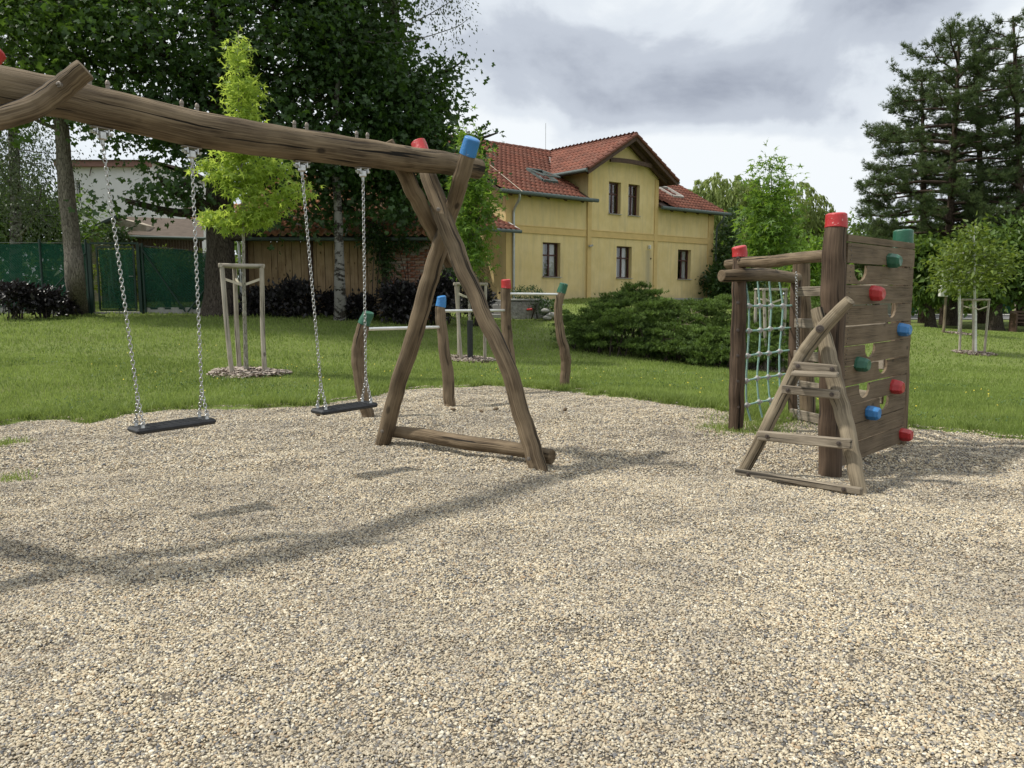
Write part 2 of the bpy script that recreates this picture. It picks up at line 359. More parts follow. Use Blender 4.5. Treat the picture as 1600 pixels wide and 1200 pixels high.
def gravel_bed():
    xs = axis_([(-9.5,-5,.25),(-5,6.5,.07),(6.5,9.5,.25)]); ys = axis_([(-4,1,.25),(1,11.2,.07)])
    X, Y = np.meshgrid(xs, ys, indexing='ij'); s = gsd(X, Y); Z = zgravel(X, Y)*sstep(0, .6, s)-.10*sstep(.0, -.5, s)*0-.12*(1-sstep(-.45, 0, s))
    Fc = grid_faces(len(xs), len(ys)); sf = s.ravel(); keep = (sf[Fc] > -.5).any(1)
    me = npmesh('gravel_bed', np.stack([X.ravel(), Y.ravel(), Z.ravel()], 1), Fc[keep], None, smooth=True)
    t = NT('gravel_ground'); p = t.n('ShaderNodeNewGeometry').outputs['Position']
    v = t.n('ShaderNodeTexVoronoi', Vector=p, Scale=95.0); v2 = t.n('ShaderNodeTexVoronoi', Vector=p, Scale=95.0, feature='DISTANCE_TO_EDGE')
    sp = t.n('ShaderNodeSeparateColor', Color=v.outputs['Color'])
    c = t.ramp(sp.outputs[0], *GRAVEL_STOPS, mode='CONSTANT')
    c = t.mix(.8, c, (.10, .085, .07)); t.col(c, .85, .2)  # bed colour darkened to put shade into the gaps between pebbles
    t.bump(t.ramp(v2.outputs['Distance'], (0, 0), (.3, 1)), .006); me.materials.append(t.m)
    tag(link(me, 'gravel_bed'), 'bed of fine rounded beige and grey gravel under the play equipment', kind='structure')
gravel_bed()
def point_cloud_instances(name, P, rot, scl, maker, mat, label, mats=None):
    me = bpy.data.meshes.new(name); me.vertices.add(len(P)); me.vertices.foreach_set('co', P.astype(np.float32).ravel())
    for nm, a in (('rot', rot), ('scl', scl)):
        d = me.attributes.new(nm, 'FLOAT_VECTOR', 'POINT'); d.data.foreach_set('vector', a.astype(np.float32).ravel())
    o = link(me, name); tag(o, label, kind='stuff')
    ng = bpy.data.node_groups.new(name+'_nodes', 'GeometryNodeTree')
    ng.interface.new_socket('Geometry', in_out='INPUT', socket_type='NodeSocketGeometry'); ng.interface.new_socket('Geometry', in_out='OUTPUT', socket_type='NodeSocketGeometry')
    N = ng.nodes; L = ng.links; gi = N.new('NodeGroupInput'); go = N.new('NodeGroupOutput'); ip = N.new('GeometryNodeInstanceOnPoints')
    L.new(gi.outputs[0], ip.inputs['Points']); geo = maker(N, L)
    sm = N.new('GeometryNodeSetMaterial'); sm.inputs['Material'].default_value = mat; L.new(geo, sm.inputs[0]); L.new(sm.outputs[0], ip.inputs['Instance'])
    for nm, sk in (('rot', 'Rotation'), ('scl', 'Scale')):
        a = N.new('GeometryNodeInputNamedAttribute'); a.data_type = 'FLOAT_VECTOR'; a.inputs['Name'].default_value = nm; L.new(a.outputs[0], ip.inputs[sk])
    L.new(ip.outputs[0], go.inputs[0]); md = o.modifiers.new('instances', 'NODES'); md.node_group = ng; return o
def pebble_maker(sub):
    def f(N, L):
        ic = N.new('GeometryNodeMeshIcoSphere'); ic.inputs['Radius'].default_value = .5; ic.inputs['Subdivisions'].default_value = sub
        ss = N.new('GeometryNodeSetShadeSmooth'); L.new(ic.outputs[0], ss.inputs[0]); return ss.outputs[0]
    return f
def pebbles():
    t = NT('pebble'); r = t.n('ShaderNodeObjectInfo').outputs['Random']; c = t.ramp(r, *GRAVEL_STOPS, mode='CONSTANT')
    p = t.n('ShaderNodeNewGeometry').outputs['Position']
    n = t.noise(p, 300, 3, .6); c = t.mix(t.ramp(n, (.35, .25), (.7, 0)), c, (.15, .13, .11)); q = t.noise(p, 1.1, 6, .7); c = t.mix(t.ramp(q, (.36, .5), (.60, .05)), c, (.20, .18, .155)); t.col(c, .66, .3)
    for k, (y0, y1, dia, dens, sub) in enumerate(((1.6, 3.3, .0078, 29000, 1), (3.3, 5.4, .0086, 20000, 1), (5.4, 10.6, .0112, 8500, 1))):
        w0 = .74*y1+.6; n = int((y1-y0)*2*w0*dens); X = RNG.uniform(-w0, w0, n); Y = RNG.uniform(y0, y1, n)
        k1 = np.abs(X) < .74*Y+.6; X = X[k1]; Y = Y[k1]; s = gsd(X, Y); k2 = s > RNG.uniform(-.10, .12, len(s)); X = X[k2]; Y = Y[k2]; s = s[k2]; n = len(X)
        Z = np.where(s > 0, zgravel(X, Y)*sstep(0, .6, s), zlawn(X, Y))+RNG.uniform(-.2, .5, n)*dia
        d = dia*np.clip(RNG.lognormal(0, .33, n), .5, 2.1)
        scl = np.stack([d*RNG.uniform(.95, 1.5, n), d*RNG.uniform(.75, 1.05, n), d*RNG.uniform(.45, .75, n)], 1)
        rot = np.stack([RNG.normal(0, .35, n), RNG.normal(0, .35, n), RNG.uniform(0, 6.28, n)], 1)
        point_cloud_instances('pebbles', np.stack([X, Y, Z], 1), rot, scl, pebble_maker(sub), t.m, ('fine rounded pebbles nearest the viewer', 'fine pebbles around the swings', 'pebbles along the lawn edge')[k])
pebbles()
# ------------------------------------------------------------------ grass blades
GMAT = leafmat('grass_blade', (.085, .13, .026), (.29, .37, .095), .38, (.42, .54, .12), .55, .9)
def blades(X, Y, Z, H, Wd, lean=.45):
    n = len(X); a = RNG.uniform(0, 6.28, n); dx, dy = np.cos(a), np.sin(a); b = RNG.uniform(0, 6.28, n); lx, ly = np.cos(b)*lean*H*RNG.uniform(.2, 1.3, n), np.sin(b)*lean*H*RNG.uniform(.2, 1.3, n)
    V = np.empty((n, 5, 3)); w = Wd/2
    V[:,0] = np.stack([X-dx*w, Y-dy*w, Z-.01], 1); V[:,1] = np.stack([X+dx*w, Y+dy*w, Z-.01], 1)
    V[:,2] = np.stack([X-dx*w*.7+lx*.4, Y-dy*w*.7+ly*.4, Z+H*.6], 1); V[:,3] = np.stack([X+dx*w*.7+lx*.4, Y+dy*w*.7+ly*.4, Z+H*.6], 1)
    V[:,4] = np.stack([X+lx, Y+ly, Z+H*.95], 1)
    T = np.array([[0, 1, 3], [0, 3, 2], [2, 3, 4]])[None]+(np.arange(n)*5)[:,None,None]
    return V.reshape(-1, 3), T.reshape(-1, 3), np.repeat(RNG.uniform(0, 1, n), 5)
def grass():
    Vs = []; Ts = []; Rs = []; b = 0
    for (y0, y1, dens, h, w) in ((6.0, 9, 2600, .040, .0065), (9, 12.5, 1300, .045, .0095), (12.5, 19, 380, .05, .016), (19, 34, 90, .055, .03)):
        w0 = .72*y1+1; n = int(2*w0*(y1-y0)*dens); X = RNG.uniform(-w0, w0, n); Y = RNG.uniform(y0, y1, n)
        k = np.abs(X) < .72*Y+1; X = X[k]; Y = Y[k]; s = gsd(X, Y); k = s < RNG.normal(.015, .06, len(s)); X = X[k]; Y = Y[k]; s = s[k]
        cl = vnoise(X*2.2, Y*2.2, 31)+.5; edge = np.exp(-np.abs(s+.15)/.25)
        H = h*(.65+.7*cl)*RNG.uniform(.6, 1.4, len(X))*(1+1.5*edge*(vnoise(X*3, Y*3, 8)+.45).clip(0, 1)*(X < 4))
        V, T, R = blades(X, Y, zlawn(X, Y, s), H, w*RNG.uniform(.7, 1.3, len(X)))
        R = np.clip(R*.75+.7*np.repeat(vnoise(X*1.3, Y*1.3, 12)+.5*vnoise(X*4, Y*4, 13)+.15, 5), 0, 1)
        Vs.append(V); Ts.append(T+b); Rs.append(R); b += len(V)
    me = npmesh('grass', np.vstack(Vs), np.vstack(Ts), GMAT, {'rnd': np.hstack(Rs)}); tag(link(me, 'grass'), 'short green grass covering the lawn', kind='stuff')
    # ragged taller clumps along the edge of the gravel
    n = 5200; X = RNG.uniform(-7.5, 7.5, n*6); Y = RNG.uniform(6.5, 11.5, n*6); s = gsd(X, Y); k = (s > -.42) & (s < .06) & (vnoise(X*2.5, Y*2.5, 77) > -.12+.35*(X > 3.5)); cx_, cy_ = X[k][:n], Y[k][:n]; m = 13
    X = np.repeat(cx_, m)+RNG.normal(0, .022, len(cx_)*m); Y = np.repeat(cy_, m)+RNG.normal(0, .022, len(cx_)*m); hc = np.repeat(RNG.uniform(.045, .105, len(cx_)), m)*RNG.uniform(.5, 1.15, len(X))
    V, T, R = blades(X, Y, zlawn(X, Y).clip(-.03, 9), hc, np.full(len(X), .0075), .75); R = np.clip(R*.6+np.repeat(np.repeat(RNG.uniform(-.1, .45, len(cx_)), m), 5), 0, 1)
    me = npmesh('edge_grass', V, T, GMAT, {'rnd': R}); tag(link(me, 'edge_grass'), 'taller ragged grass along the edge of the gravel', kind='stuff')
    # clover and weed patches
    n = 9000; X = RNG.uniform(-8, 8, n*2); Y = RNG.uniform(7.5, 14, n*2); s = gsd(X, Y); k = (s < -.05) & (vnoise(X*1.6, Y*1.6, 91)+.5*vnoise(X*6, Y*6, 92) > .14); X = X[k][:n]; Y = Y[k][:n]
    P = np.stack([X, Y, zlawn(X, Y)+RNG.uniform(.02, .055, len(X))], 1); V, T, R = leaf_cloud(P, RNG.uniform(.018, .04, len(X)), OVAL, RNG.normal(0, 1, (len(X), 3))*np.array([1, 1, .2]), upb=2)
    me = npmesh('clover', V, T, CLOVER, {'rnd': R}); tag(link(me, 'clover'), 'clover patches in the lawn near the gravel', kind='stuff')
    # sparse tufts at the net post and weeds in the gravel
    C = [(zhit(1150, 676), .28, 500), (zhit(1185, 668), .35, 900), (zhit(1215, 655), .35, 900), (zhit(1240, 648), .3, 500), (zhit(1120, 670), .2, 220), (zhit(8, 697), .16, 260), (zhit(20, 746), .12, 120), (zhit(1170, 655), .4, 900)]
    X = np.concatenate([c.x+RNG.normal(0, r*.5, n) for c, r, n in C]); Y = np.concatenate([c.y+RNG.normal(0, r*.6, n) for c, r, n in C])
    V, T, R = blades(X, Y, zgravel(X, Y), RNG.uniform(.02, .065, len(X)), np.full(len(X), .006), .9)
    me = npmesh('grass_tufts', V, T, GMAT, {'rnd': R}); tag(link(me, 'grass_tufts'), 'sparse grass tufts growing through the gravel', kind='stuff')
    # small yellow flowers
    t = plain('yellow_flower', (.70, .55, .05), .6); n = 120
    X = RNG.uniform(-7, 7, n); Y = RNG.uniform(8, 14, n); k = gsd(X, Y) < -.3; X = X[k]; Y = Y[k]; mb = MB()
    for x, y in zip(X, Y):
        z = G(x, y)+.05; r = .011; mb.add([(x+r*math.cos(a), y+r*math.sin(a), z+random.uniform(-.004, .004)) for a in np.arange(5)*1.256]+[(x, y, z+.008)], [(i, (i+1)%5, 5) for i in range(5)])
    tag(mb.build('lawn_flowers', t), 'tiny yellow flowers scattered in the lawn', kind='stuff')
# a thin straw stalk and a few dark bits on the gravel
def stalk(px, py, px2, py2, lab):
    a = zhit(px, py); b = zhit(px2, py2); mb = MB(); c = (a+b)/2+Vector((.01, .03, 0)); z = lambda p: (p.x, p.y, zgravel(p.x, p.y)+.012)
    mb.tube(cr([z(a), z(c), z(b)], 5), .0022, 5); tag(mb.build('straw', M['strap'], loc=a), lab, 'straw')
stalk(1345, 1022, 1470, 1045, 'long dry straw stalk lying on the gravel at lower right')
def cone_bits():
    for k, (px, py, lb) in enumerate(((883, 646, 'brown cone lying on gravel in front of the green-capped end post'), (775, 644, 'brown cone on gravel right behind the long frame leg'), (752, 646, 'brown cone on gravel between blue-capped post and frame leg'), (708, 645, 'brown cone at the foot of the blue-capped post'), (497, 651, 'small brown cone on gravel under the far swing seat'))):
        p = zhit(px, py); mb = MB(); a = random.uniform(0, 6)
        d = Vector((math.cos(a), math.sin(a), .2)); q = Vector((p.x, p.y, zgravel(p.x, p.y)+.02)); n = 7
        mb.tube([q+d*(i/n-.5)*.06 for i in range(n+1)], [.006+.014*math.sin(math.pi*min(.95, (i+.4)/n))*(1 if i % 2 else .75) for i in range(n+1)], 8, rough=.3)
        tag(mb.build('tree_cone', M['brown_wood'], loc=q), lb, 'cone', 'small cones on the gravel')
cone_bits()
# ================================================================== SWING FRAME
def P3(*l): return [tuple(at(*p)) for p in l]
def log(name, pts, R, mat, parent, n=14, rs=None, sub=7, rough=.06, cap=True, dome=0):
    n = max(n, 26) if n > 10 else n; sub = sub*2 if n > 20 else sub; P = cr(pts, sub); Rr = np.interp(np.linspace(0, 1, len(P)), np.linspace(0, 1, len(R)), R)
    wob = vnoise(np.arange(len(P))*.31, np.full(len(P), (rs or 1)*3.3), 4)[:,None]*np.array([[1, .6, .3]])*Rr[:,None]*.22
    mb = MB(); mb.tube(P+wob, Rr, n, cap, rough, rs if rs is not None else random.random()*9, dome=dome)
    return mb.build(name, mat, parent), np.c_[P+wob, Rr]
def cap(parent, PR, R, length, mat):
    P = PR[::-1,:3]; Rr = PR[::-1,3]; L = np.r_[0, np.cumsum(np.linalg.norm(np.diff(P, axis=0), axis=1))]
    ls = np.linspace(length, 0, 7); pts = [np.array([np.interp(l, L, P[:,k]) for k in range(3)]) for l in ls]; rr = [np.interp(l, L, Rr)*1.075 for l in ls]
    d = P[0]-P[1]; d /= np.linalg.norm(d); rr[-1] *= .99; pts += [P[0]+d*Rr[0]*.10, P[0]+d*Rr[0]*.15]; rr += [Rr[0]*1.06, Rr[0]*.98]
    mb = MB(); mb.tube(pts, rr, 34, True, .045, random.random()*9, dome=.06)
    return mb.build('painted_cap', mat, parent)
def bolt_on(parent, p, nrm, r=.011, mat=None, name='bolt'):
    nrm = Vector(nrm).normalized(); p = Vector(p); mb = MB(); mb.tube([p-nrm*.01, p+nrm*.004], [r*1.9]*2, 12); mb.tube([p+nrm*.004, p+nrm*.014], [r, r*.8], 6)
    return mb.build(name, mat or M['steel'], parent)
def swing_frame():
    S = thing('swing_stand', (-1.5, 4.9, 0), 'large swing frame of rough brown logs with one long beam and crossed legs', 'swing stand')
    beam_pts = P3((-420, 72, 3.40), (-180, 108, 3.62), (0, 135, 3.89), (150, 165, 4.25), (300, 200, 4.62), (450, 224, 5.07), (600, 243, 5.62), (700, 256, 6.05), (748, 264, 6.29))
    o, BP = log('beam', beam_pts, [.100, .100, .100, .103, .106, .100, .094, .086, .078], M['swing_wood'], S, 20, 2.2, 8, .035); BP = BP[:,:3]
    def leg(pts, R, rs): return log('leg', pts, R, M['swing_wood'], S, 16, rs, 7, .05)
    o, A = leg(P3((845, 757, 5.42), (838, 722, 5.50), (816, 652, 5.60), (790, 565, 5.68), (750, 480, 5.80), (713, 393, 5.93), (690, 330, 6.05), (669, 272, 6.17), (654, 224, 6.28)), [.062, .066, .064, .062, .064, .070, .068, .062, .056], 1.1)
    cap(S, A, .068, .10, M['red'])
    o, B = leg(P3((590, 712, 6.7), (602, 680, 6.58), (622, 600, 6.45), (650, 515, 6.35), (671, 440, 6.27), (688, 382, 6.20), (706, 325, 6.06), (722, 275, 5.88), (738, 218, 5.78)), [.064, .070, .067, .069, .071, .068, .064, .061, .056], 5.3)
    cap(S, B, .066, .115, M['blue'])
    log('brace', P3((605, 222, 5.86), (628, 262, 5.92), (655, 318, 6.08), (680, 365, 6.26), (705, 412, 6.42)), [.05, .062, .062, .058, .055], M['swing_wood'], S, 12, 8.1)
    log('ground_bar', P3((608, 673, 6.66), (660, 680, 6.40), (740, 693, 6.02), (810, 703, 5.78), (862, 714, 5.60)), [.048, .055, .058, .055, .058], M['swing_wood'], S, 14, 3.3)
    # left end: brace, red capped leg and its pair (mostly outside the picture)
    log('brace', P3((131, 108, 3.97), (95, 138, 3.95), (55, 166, 3.88), (10, 182, 3.78), (-60, 205, 3.66), (-190, 300, 3.62)), [.052, .055, .056, .055, .055, .05], M['swing_wood'], S, 16, 6.6)
    o, A = leg([(-2.5, 3.0, -.12), (-2.75, 3.25, .6), (-3.1, 3.72, 1.74), tuple(at(-85, 160, 3.98)), tuple(at(-11, 76, 4.1))], [.09, .09, .088, .075, .066], 2.4); cap(S, A, .068, .11, M['red'])
    o, B = leg([(-3.95, 4.45, -.1), (-3.5, 4.0, .8), (-3.18, 3.62, 1.74), (-3.08, 3.5, 2.1), (-3.02, 3.42, 2.45)], [.09, .09, .088, .075, .066], 4.4); cap(S, B, .068, .11, M['blue'])
    log('ground_bar', [(-2.35, 3.0, .08), (-3.2, 3.7, .08), (-4.0, 4.5, .07)], [.055, .055, .055], M['swing_wood'], S, 14, 3.9)
    for px, py, Y in ((685, 327, 5.955), (92, 132, 3.9), (694, 246, 5.94), (597, 674, 6.49), (826, 717, 5.42)): bolt_on(S, at(px, py, Y), (-.2, -1, .1), .008, M['old_bolt'])
    out = []
    for pair, (px, Y) in zip(((158, 184), (293, 316), (461, 481), (559, 575)), ((173, 4.28), (308, 4.62), (475, 5.15), (567, 5.49))):
        i = int(np.argmin(np.abs(BP[:,1]-Y))); c = Vector(BP[i]); t = Vector(BP[min(i+3, len(BP)-1)]-BP[i-3]).normalized()
        r = .108-.02*max(0, (Y-5)/1.3); up = Vector((0, 0, 1))
        for s in (-1, 1):
            q = c+t*s*.045; mb = MB(); mb.tube([q+up*(r*.9), q+up*(r+.018)], [.011, .011], 8); mb.tube([q+up*(r+.018), q+up*(r+.030), q+up*(r+.040)], [.013, .013, .007], 8, dome=.4); mb.build('bolt', M['old_bolt'], S)
        mb = MB(); x = t; yv = up.cross(x); Mx = Matrix((x, yv, up)).transposed()
        mb.box(c-up*(r+.002), (.11, .045, .010), Mx, .003); mb.build('mount_plate', M['old_bolt'], S); mb = MB()
        for s in (-1, 1): mb.box(c-up*(r+.022)+x*s*.03, (.009, .045, .035), Mx, .002); mb.tube([c-up*(r+.02)+x*s*.05-yv*.0, c-up*(r+.034)+x*s*.05], [.011, .009], 8)
        mb.box(c-up*(r+.040), (.044, .040, .05), Mx, .008)
        mb.tube([c-up*(r+.028)-x*.055, c-up*(r+.028)+x*.055], [.008]*2, 8)
        mb.build('chain_bracket', M['steel'], S); out.append(c-up*(r+.068))
    return out
ANCH = swing_frame()
def chain(mb, a, b, wire=.0031, L=.030, Wd=.0185):
    a = Vector(a); b = Vector(b); d = b-a; n = max(2, int(round(d.length/(L*.76)))); x = d.normalized(); y = Vector((.6, .5, .1)).cross(x).normalized(); z = x.cross(y)
    path = []
    for k in range(10):
        th = 2*math.pi*k/10; path.append((math.copysign(max(0, L/2-Wd/2), math.cos(th))+math.cos(th)*Wd/2, math.sin(th)*Wd/2))
    for i in range(n):
        c = a+d*((i+.5)/n); yy = y if i % 2 else z; nn = z if i % 2 else y; V = []
        for (u, v) in path:
            p = c+x*u*.93+yy*v; o = (x*u+yy*v).normalized()
            for q in range(5):
                t = 2*math.pi*q/5; V.append(p+(o*math.cos(t)+nn*math.sin(t))*wire)
        mb.add(V, [(k*5+q, k*5+(q+1)%5, ((k+1)%10)*5+(q+1)%5, ((k+1)%10)*5+q) for k in range(10) for q in range(5)], smooth=True)
def swing(c, A, B, lab, tilt):
    S = thing('swing', c, lab, 'swing', 'swings hanging from the log beam')
    x = Vector((.695, .72, tilt)).normalized(); y = Vector((0, 0, 1)).cross(x).normalized(); z = x.cross(y); Mx = Matrix((x, y, z)).transposed()
    mb = MB(); mb.box(c, (.46, .165, .034), Mx, .012); 
    for s in (-1, 1): mb.box(c+z*.0185+y*s*.045, (.30, .016, .004), Mx, .001)
    mb.box(c+z*.0185, (.30, .012, .004), Mx, .001); mb.build('seat', M['rubber'], S)
    for s, an in ((-1, A), (1, B)):
        j = c+x*s*.185+z*.19; mb = MB(); chain(mb, an, j)
        for q in (-1, 1):
            e = c+x*s*.185+y*q*.052+z*.022; chain(mb, j, e+z*.02)
            mb.tube([e-z*.01, e+z*.012], [.013, .009], 8); mb.tube([e+z*.012+x*.012, e+z*.03, e+z*.012-x*.012], .005, 6)
        mb.tube([an+Vector((0, 0, .03)), an-Vector((0, 0, .02))], [.012, .010], 8)
        mb.build('chain', M['steel'], S)
swing(at(270, 664, 4.45), ANCH[0], ANCH[1], 'near swing with black rubber seat, leftmost on the log beam', .02)
swing(at(539, 637, 5.33), ANCH[2], ANCH[3], 'far swing with black rubber seat hanging beside the crossed log legs', .02)
# ================================================================== HORIZONTAL BARS
def bars():
    S = thing('horizontal_bars', (-.3, 9.2, 0), 'row of four crooked log posts with steel turning bars and painted caps', 'turning bars')
    for pts, R, col, cl, rs in (
        (((577, 668, 7.78), (573, 640, 7.8), (562, 585, 7.83), (560, 545, 7.85), (566, 515, 7.85), (576, 489, 7.85)), [.066, .066, .068, .066, .062, .052], 'green', .125, 1.7),
        (((702, 650, 8.63), (702, 625, 8.65), (698, 575, 8.66), (692, 530, 8.67), (688, 492, 8.67), (690, 464, 8.67)), [.062, .064, .066, .062, .06, .048], 'blue', .11, 4.2),
        (((806, 625, 9.95), (800, 580, 9.97), (793, 530, 10), (790, 480, 10), (791, 438, 10)), [.06, .066, .068, .065, .06], 'red', .10, 7.5),
        (((883, 618, 10.22), (883, 590, 10.24), (884, 560, 10.25), (876, 520, 10.26), (872, 485, 10.27), (876, 460, 10.27), (881, 444, 10.27)), [.064, .064, .068, .06, .055, .056, .052], 'green', .12, 9.9)):
        o, A = log('post', P3(*pts), R, M['brown_wood'], S, 14, rs, 6, .06); cap(S, A, R[-1]*1.03, cl, M[col])
    for a, b in (((575, 514, 7.86), (690, 511, 8.66)), ((690, 486, 8.68), (790, 485, 9.98)), ((790, 459, 10), (875, 460, 10.26))):
        mb = MB(); mb.tube([at(*a), at(*b)], .0175, 14); mb.build('steel_bar', M['bar_steel'], S)
bars()
# ================================================================== CLIMBING FRAME
def climbing_frame():
    S = thing('climbing_tower', (2.7, 6.6, 0), 'climbing frame with plank climbing wall, pale green rope net and painted log posts', 'climbing frame')
    def post(pts, R, col, cl, rs, mat='dark_wood', slant=0):
        o, A = log('post', P3(*pts), R, M[mat], S, 18, rs, 6, .04); cap(S, A, R[-1]*1.02, cl, M[col])
    post(((1296, 760, 5.38), (1297, 700, 5.40), (1299, 600, 5.41), (1301, 500, 5.42), (1303, 420, 5.43), (1306, 337, 5.44)), [.080, .080, .083, .084, .080, .068], 'red', .085, 1.2)
    post(((1150, 690, 7.08), (1150, 660, 7.1), (1152, 580, 7.11), (1154, 500, 7.12), (1155, 440, 7.12), (1155, 387, 7.12)), [.068, .068, .070, .068, .066, .060], 'red', .085, 3.1)
    post(((1262, 665, 8.0), (1260, 600, 8.05), (1254, 500, 8.08), (1251, 400, 8.1)), [.075, .085, .092, .085], 'green', .08, 5.1, 'brown_wood')
    post(((1402, 730, 6.52), (1405, 600, 6.55), (1409, 480, 6.58), (1412, 362, 6.6)), [.075, .075, .075, .072], 'green', .13, 7.9, 'brown_wood')
    log('side_post', P3((1240, 660, 7.85), (1240, 560, 7.86), (1244, 437, 7.88)), [.05, .055, .055], M['dark_wood'], S, 10, 4.4)
    log('top_rail', P3((1137, 413, 7.25), (1165, 410, 7.02), (1200, 409, 6.6), (1240, 404, 6.1), (1300, 399, 5.5)), [.045, .048, .05, .045, .045], M['brown_wood'], S, 14, 9.1)
    log('net_rail', P3((1127, 431, 6.93), (1160, 430, 7.05), (1200, 429, 7.45), (1245, 435, 7.9)), [.052, .058, .06, .055], M['brown_wood'], S, 14, 2.9)
    for py in (403, 473, 516, 556, 596, 636): bolt_on(S, at(1153, py, 7.045), (-.2, -1, 0), .008, M['bolt'])
    # plank wall, local frame: origin at the near bottom corner, x along the wall, z up
    A0 = zhit(1333, 738); A0 = Vector((2.335, 5.41, 0)); dx = Vector((.70, .714, 0)).normalized(); Lw = 1.40
    nrm = Vector((dx.y, -dx.x, 0)); Mx = Matrix((dx, -nrm, Vector((0, 0, 1)))).transposed()
    tops = [.035]+[.035+(1.70-.035-.055)/11*(i+1) for i in range(11)]+[1.70]
    # notches: plank index, x centre, from top edge, width, depth
    notch = {9: (.25, .24, .115), 7: (.95, .20, .105), 5: (.52, .21, .10), 4: (.82, .20, .10), 3: (.45, .21, .105), 2: (.90, .20, .105), 0: (.25, .20, .09)}
    for i in range(12):
        z0, z1 = tops[i]+.004, tops[i+1]-.004-(.004 if i in (3, 6, 9) else 0); x0 = random.uniform(-.008, .008); x1 = Lw+random.uniform(-.015, .015); th = .018
        pts = [(x0, z0)]; 
        for u in np.linspace(.2, .8, 3): pts.append((x0+(x1-x0)*u, z0+random.uniform(-.003, .003)))
        pts += [(x1, z0), (x1, z1)]
        if i in notch:
            c, w, d = notch[i]; 
            for a in np.linspace(0, math.pi, 9): pts.append((c+math.cos(a)*w/2*(1 if abs(math.cos(a)) < .9 else 1.02), z1-math.sin(a)**.7*d if 0 < a < math.pi-1e-6 else z1))
        pts.append((x0, z1)); n = len(pts); mb = MB(); oy = random.uniform(-.003, .003); so_ = random.uniform(0, 20)
        V = [A0+Mx@Vector((x, oy, z)) for x, z in pts]+[A0+Mx@Vector((x, oy+th, z)) for x, z in pts]
        g = [(so_, z*1.0+so_, x+so_) for x, z in pts]+[(th+so_, z+so_, x+so_) for x, z in pts]
        mb.add(V, [tuple(range(n)), tuple(range(2*n-1, n-1, -1))]+[((k+1)%n, k, n+k, n+(k+1)%n) for k in range(n)], g); mb.build('plank', M['plank'], S)
        mb = MB()
        for k in range(4): mb.box(A0+Mx@Vector((.055+(k%2)*.012, oy-.002, z0+.02+k*(z1-z0-.04)/3)), (.007, .004, .007), Mx)
        if z1-z0 > .08: tag(mb.build('nail_row', M['bolt'], S), kind='stuff')
    mb = MB(); mb.box(A0+Mx@Vector((.03, .062, .84)), (.06, .045, 1.60), Mx, .004, 2); mb.build('batten', M['dark_wood'], S)
    mb = MB(); mb.box(A0+Mx@Vector((Lw-.05, .062, .84)), (.06, .045, 1.60), Mx, .004, 2); mb.build('batten', M['dark_wood'], S)
    def hold(px, py, col, k):
        d = ray(px, py); o = Vector((0, 0, CAMZ)); t = (A0-nrm*0-o).dot(nrm)/d.dot(nrm); p = o+d*t
        n = 7; V = []; ring = []
        w, h = .062, .060
        out = [(w*math.cos(a)*(1+.12*math.sin(a*3+k)), h*math.sin(a)*(1-.25*max(0, math.sin(a))*abs(math.cos(a*.5+k)))) for a in np.linspace(0, 2*math.pi, n, False)]
        for dep, sc in ((.0, 1), (.020, 1.05), (.062, .95), (.080, .72)):
            for (x, z) in out: V.append(p+Mx@Vector((x*sc+dep*.25, -dep-.001, z*sc-dep*.12)))
        V.append(p+Mx@Vector((.02, -.078, .0))); Fs = [(r*n+q, r*n+(q+1)%n, (r+1)*n+(q+1)%n, (r+1)*n+q) for r in range(3) for q in range(n)]+[(3*n+q, 3*n+(q+1)%n, 4*n) for q in range(n)]
        mb = MB(); mb.add(V, Fs); o = mb.build('climbing_hold', M[col], S); o['label'] = col+' climbing hold'
        b = o.modifiers.new('bevel', 'BEVEL'); b.width = .003; b.segments = 1
    for k, (px, py, c) in enumerate(((1389, 406, 'green'), (1362, 457, 'red'), (1405, 513, 'blue'), (1339, 567, 'green'), (1394, 603, 'red'), (1356, 643, 'blue'), (1408, 677, 'red'))): hold(px, py, c, k)
    # ladder slats between the two rear posts
    a = at(1240, 456, 7.9); b = at(1408, 445, 6.6)
    for z in (1.30, .985, .66, .36, .06):
        mb = MB(); mb.bar((a.x, a.y-.05, z), (b.x-.1, b.y, z+.02), .03, .095, bev=.006); mb.build('slat', M['step'], S)
    mb = MB(); p = at(1244, 425, 7.35); q = at(1248, 655, 7.35); chain(mb, p, q, .003, .034, .022); mb.build('chain', M['steel'], S)
    # rope net
    rows = [((1166, 476, 7.15), (1242, 477, 7.9)), ((1164, 517, 7.15), (1239, 512, 7.9)), ((1162, 557, 7.15), (1238, 547, 7.9)), ((1160, 597, 7.15), (1237, 583, 7.9)), ((1158, 636, 7.15), (1232, 615, 7.88))]
    cols = [((1165, 442), (1170, 478), (1170, 517), (1168, 556), (1166, 595), (1167, 633), (1173, 657)), ((1184, 440), (1187, 478), (1188, 516), (1186, 553), (1183, 591), (1186, 628), (1191, 652)),
            ((1202, 440), (1205, 478), (1203, 514), (1201, 552), (1200, 589), (1203, 625), (1206, 645)), ((1218, 441), (1223, 478), (1221, 513), (1218, 549), (1218, 586), (1219, 617), (1222, 635))]
    Yc = [7.2, 7.38, 7.56, 7.72]
    for y, c in zip(Yc, cols):
        mb = MB(); pts = P3(*[(px, py, y) for px, py in c]); mb.tube(cr(pts, 4), .0092, 8); mb.build('rope', M['rope'], S)
        for p in pts[1:6]:
            k = MB(); p = np.array(p); k.tube([p-(0, 0, .026), p-(0, 0, .014), p+(0, 0, .014), p+(0, 0, .026)], [.011, .018, .018, .011], 10); k.tube([p-(.03, .02, 0), p+(.03, .02, 0)], [.015, .015], 8); k.build('rope_joint', M['knot'], S)
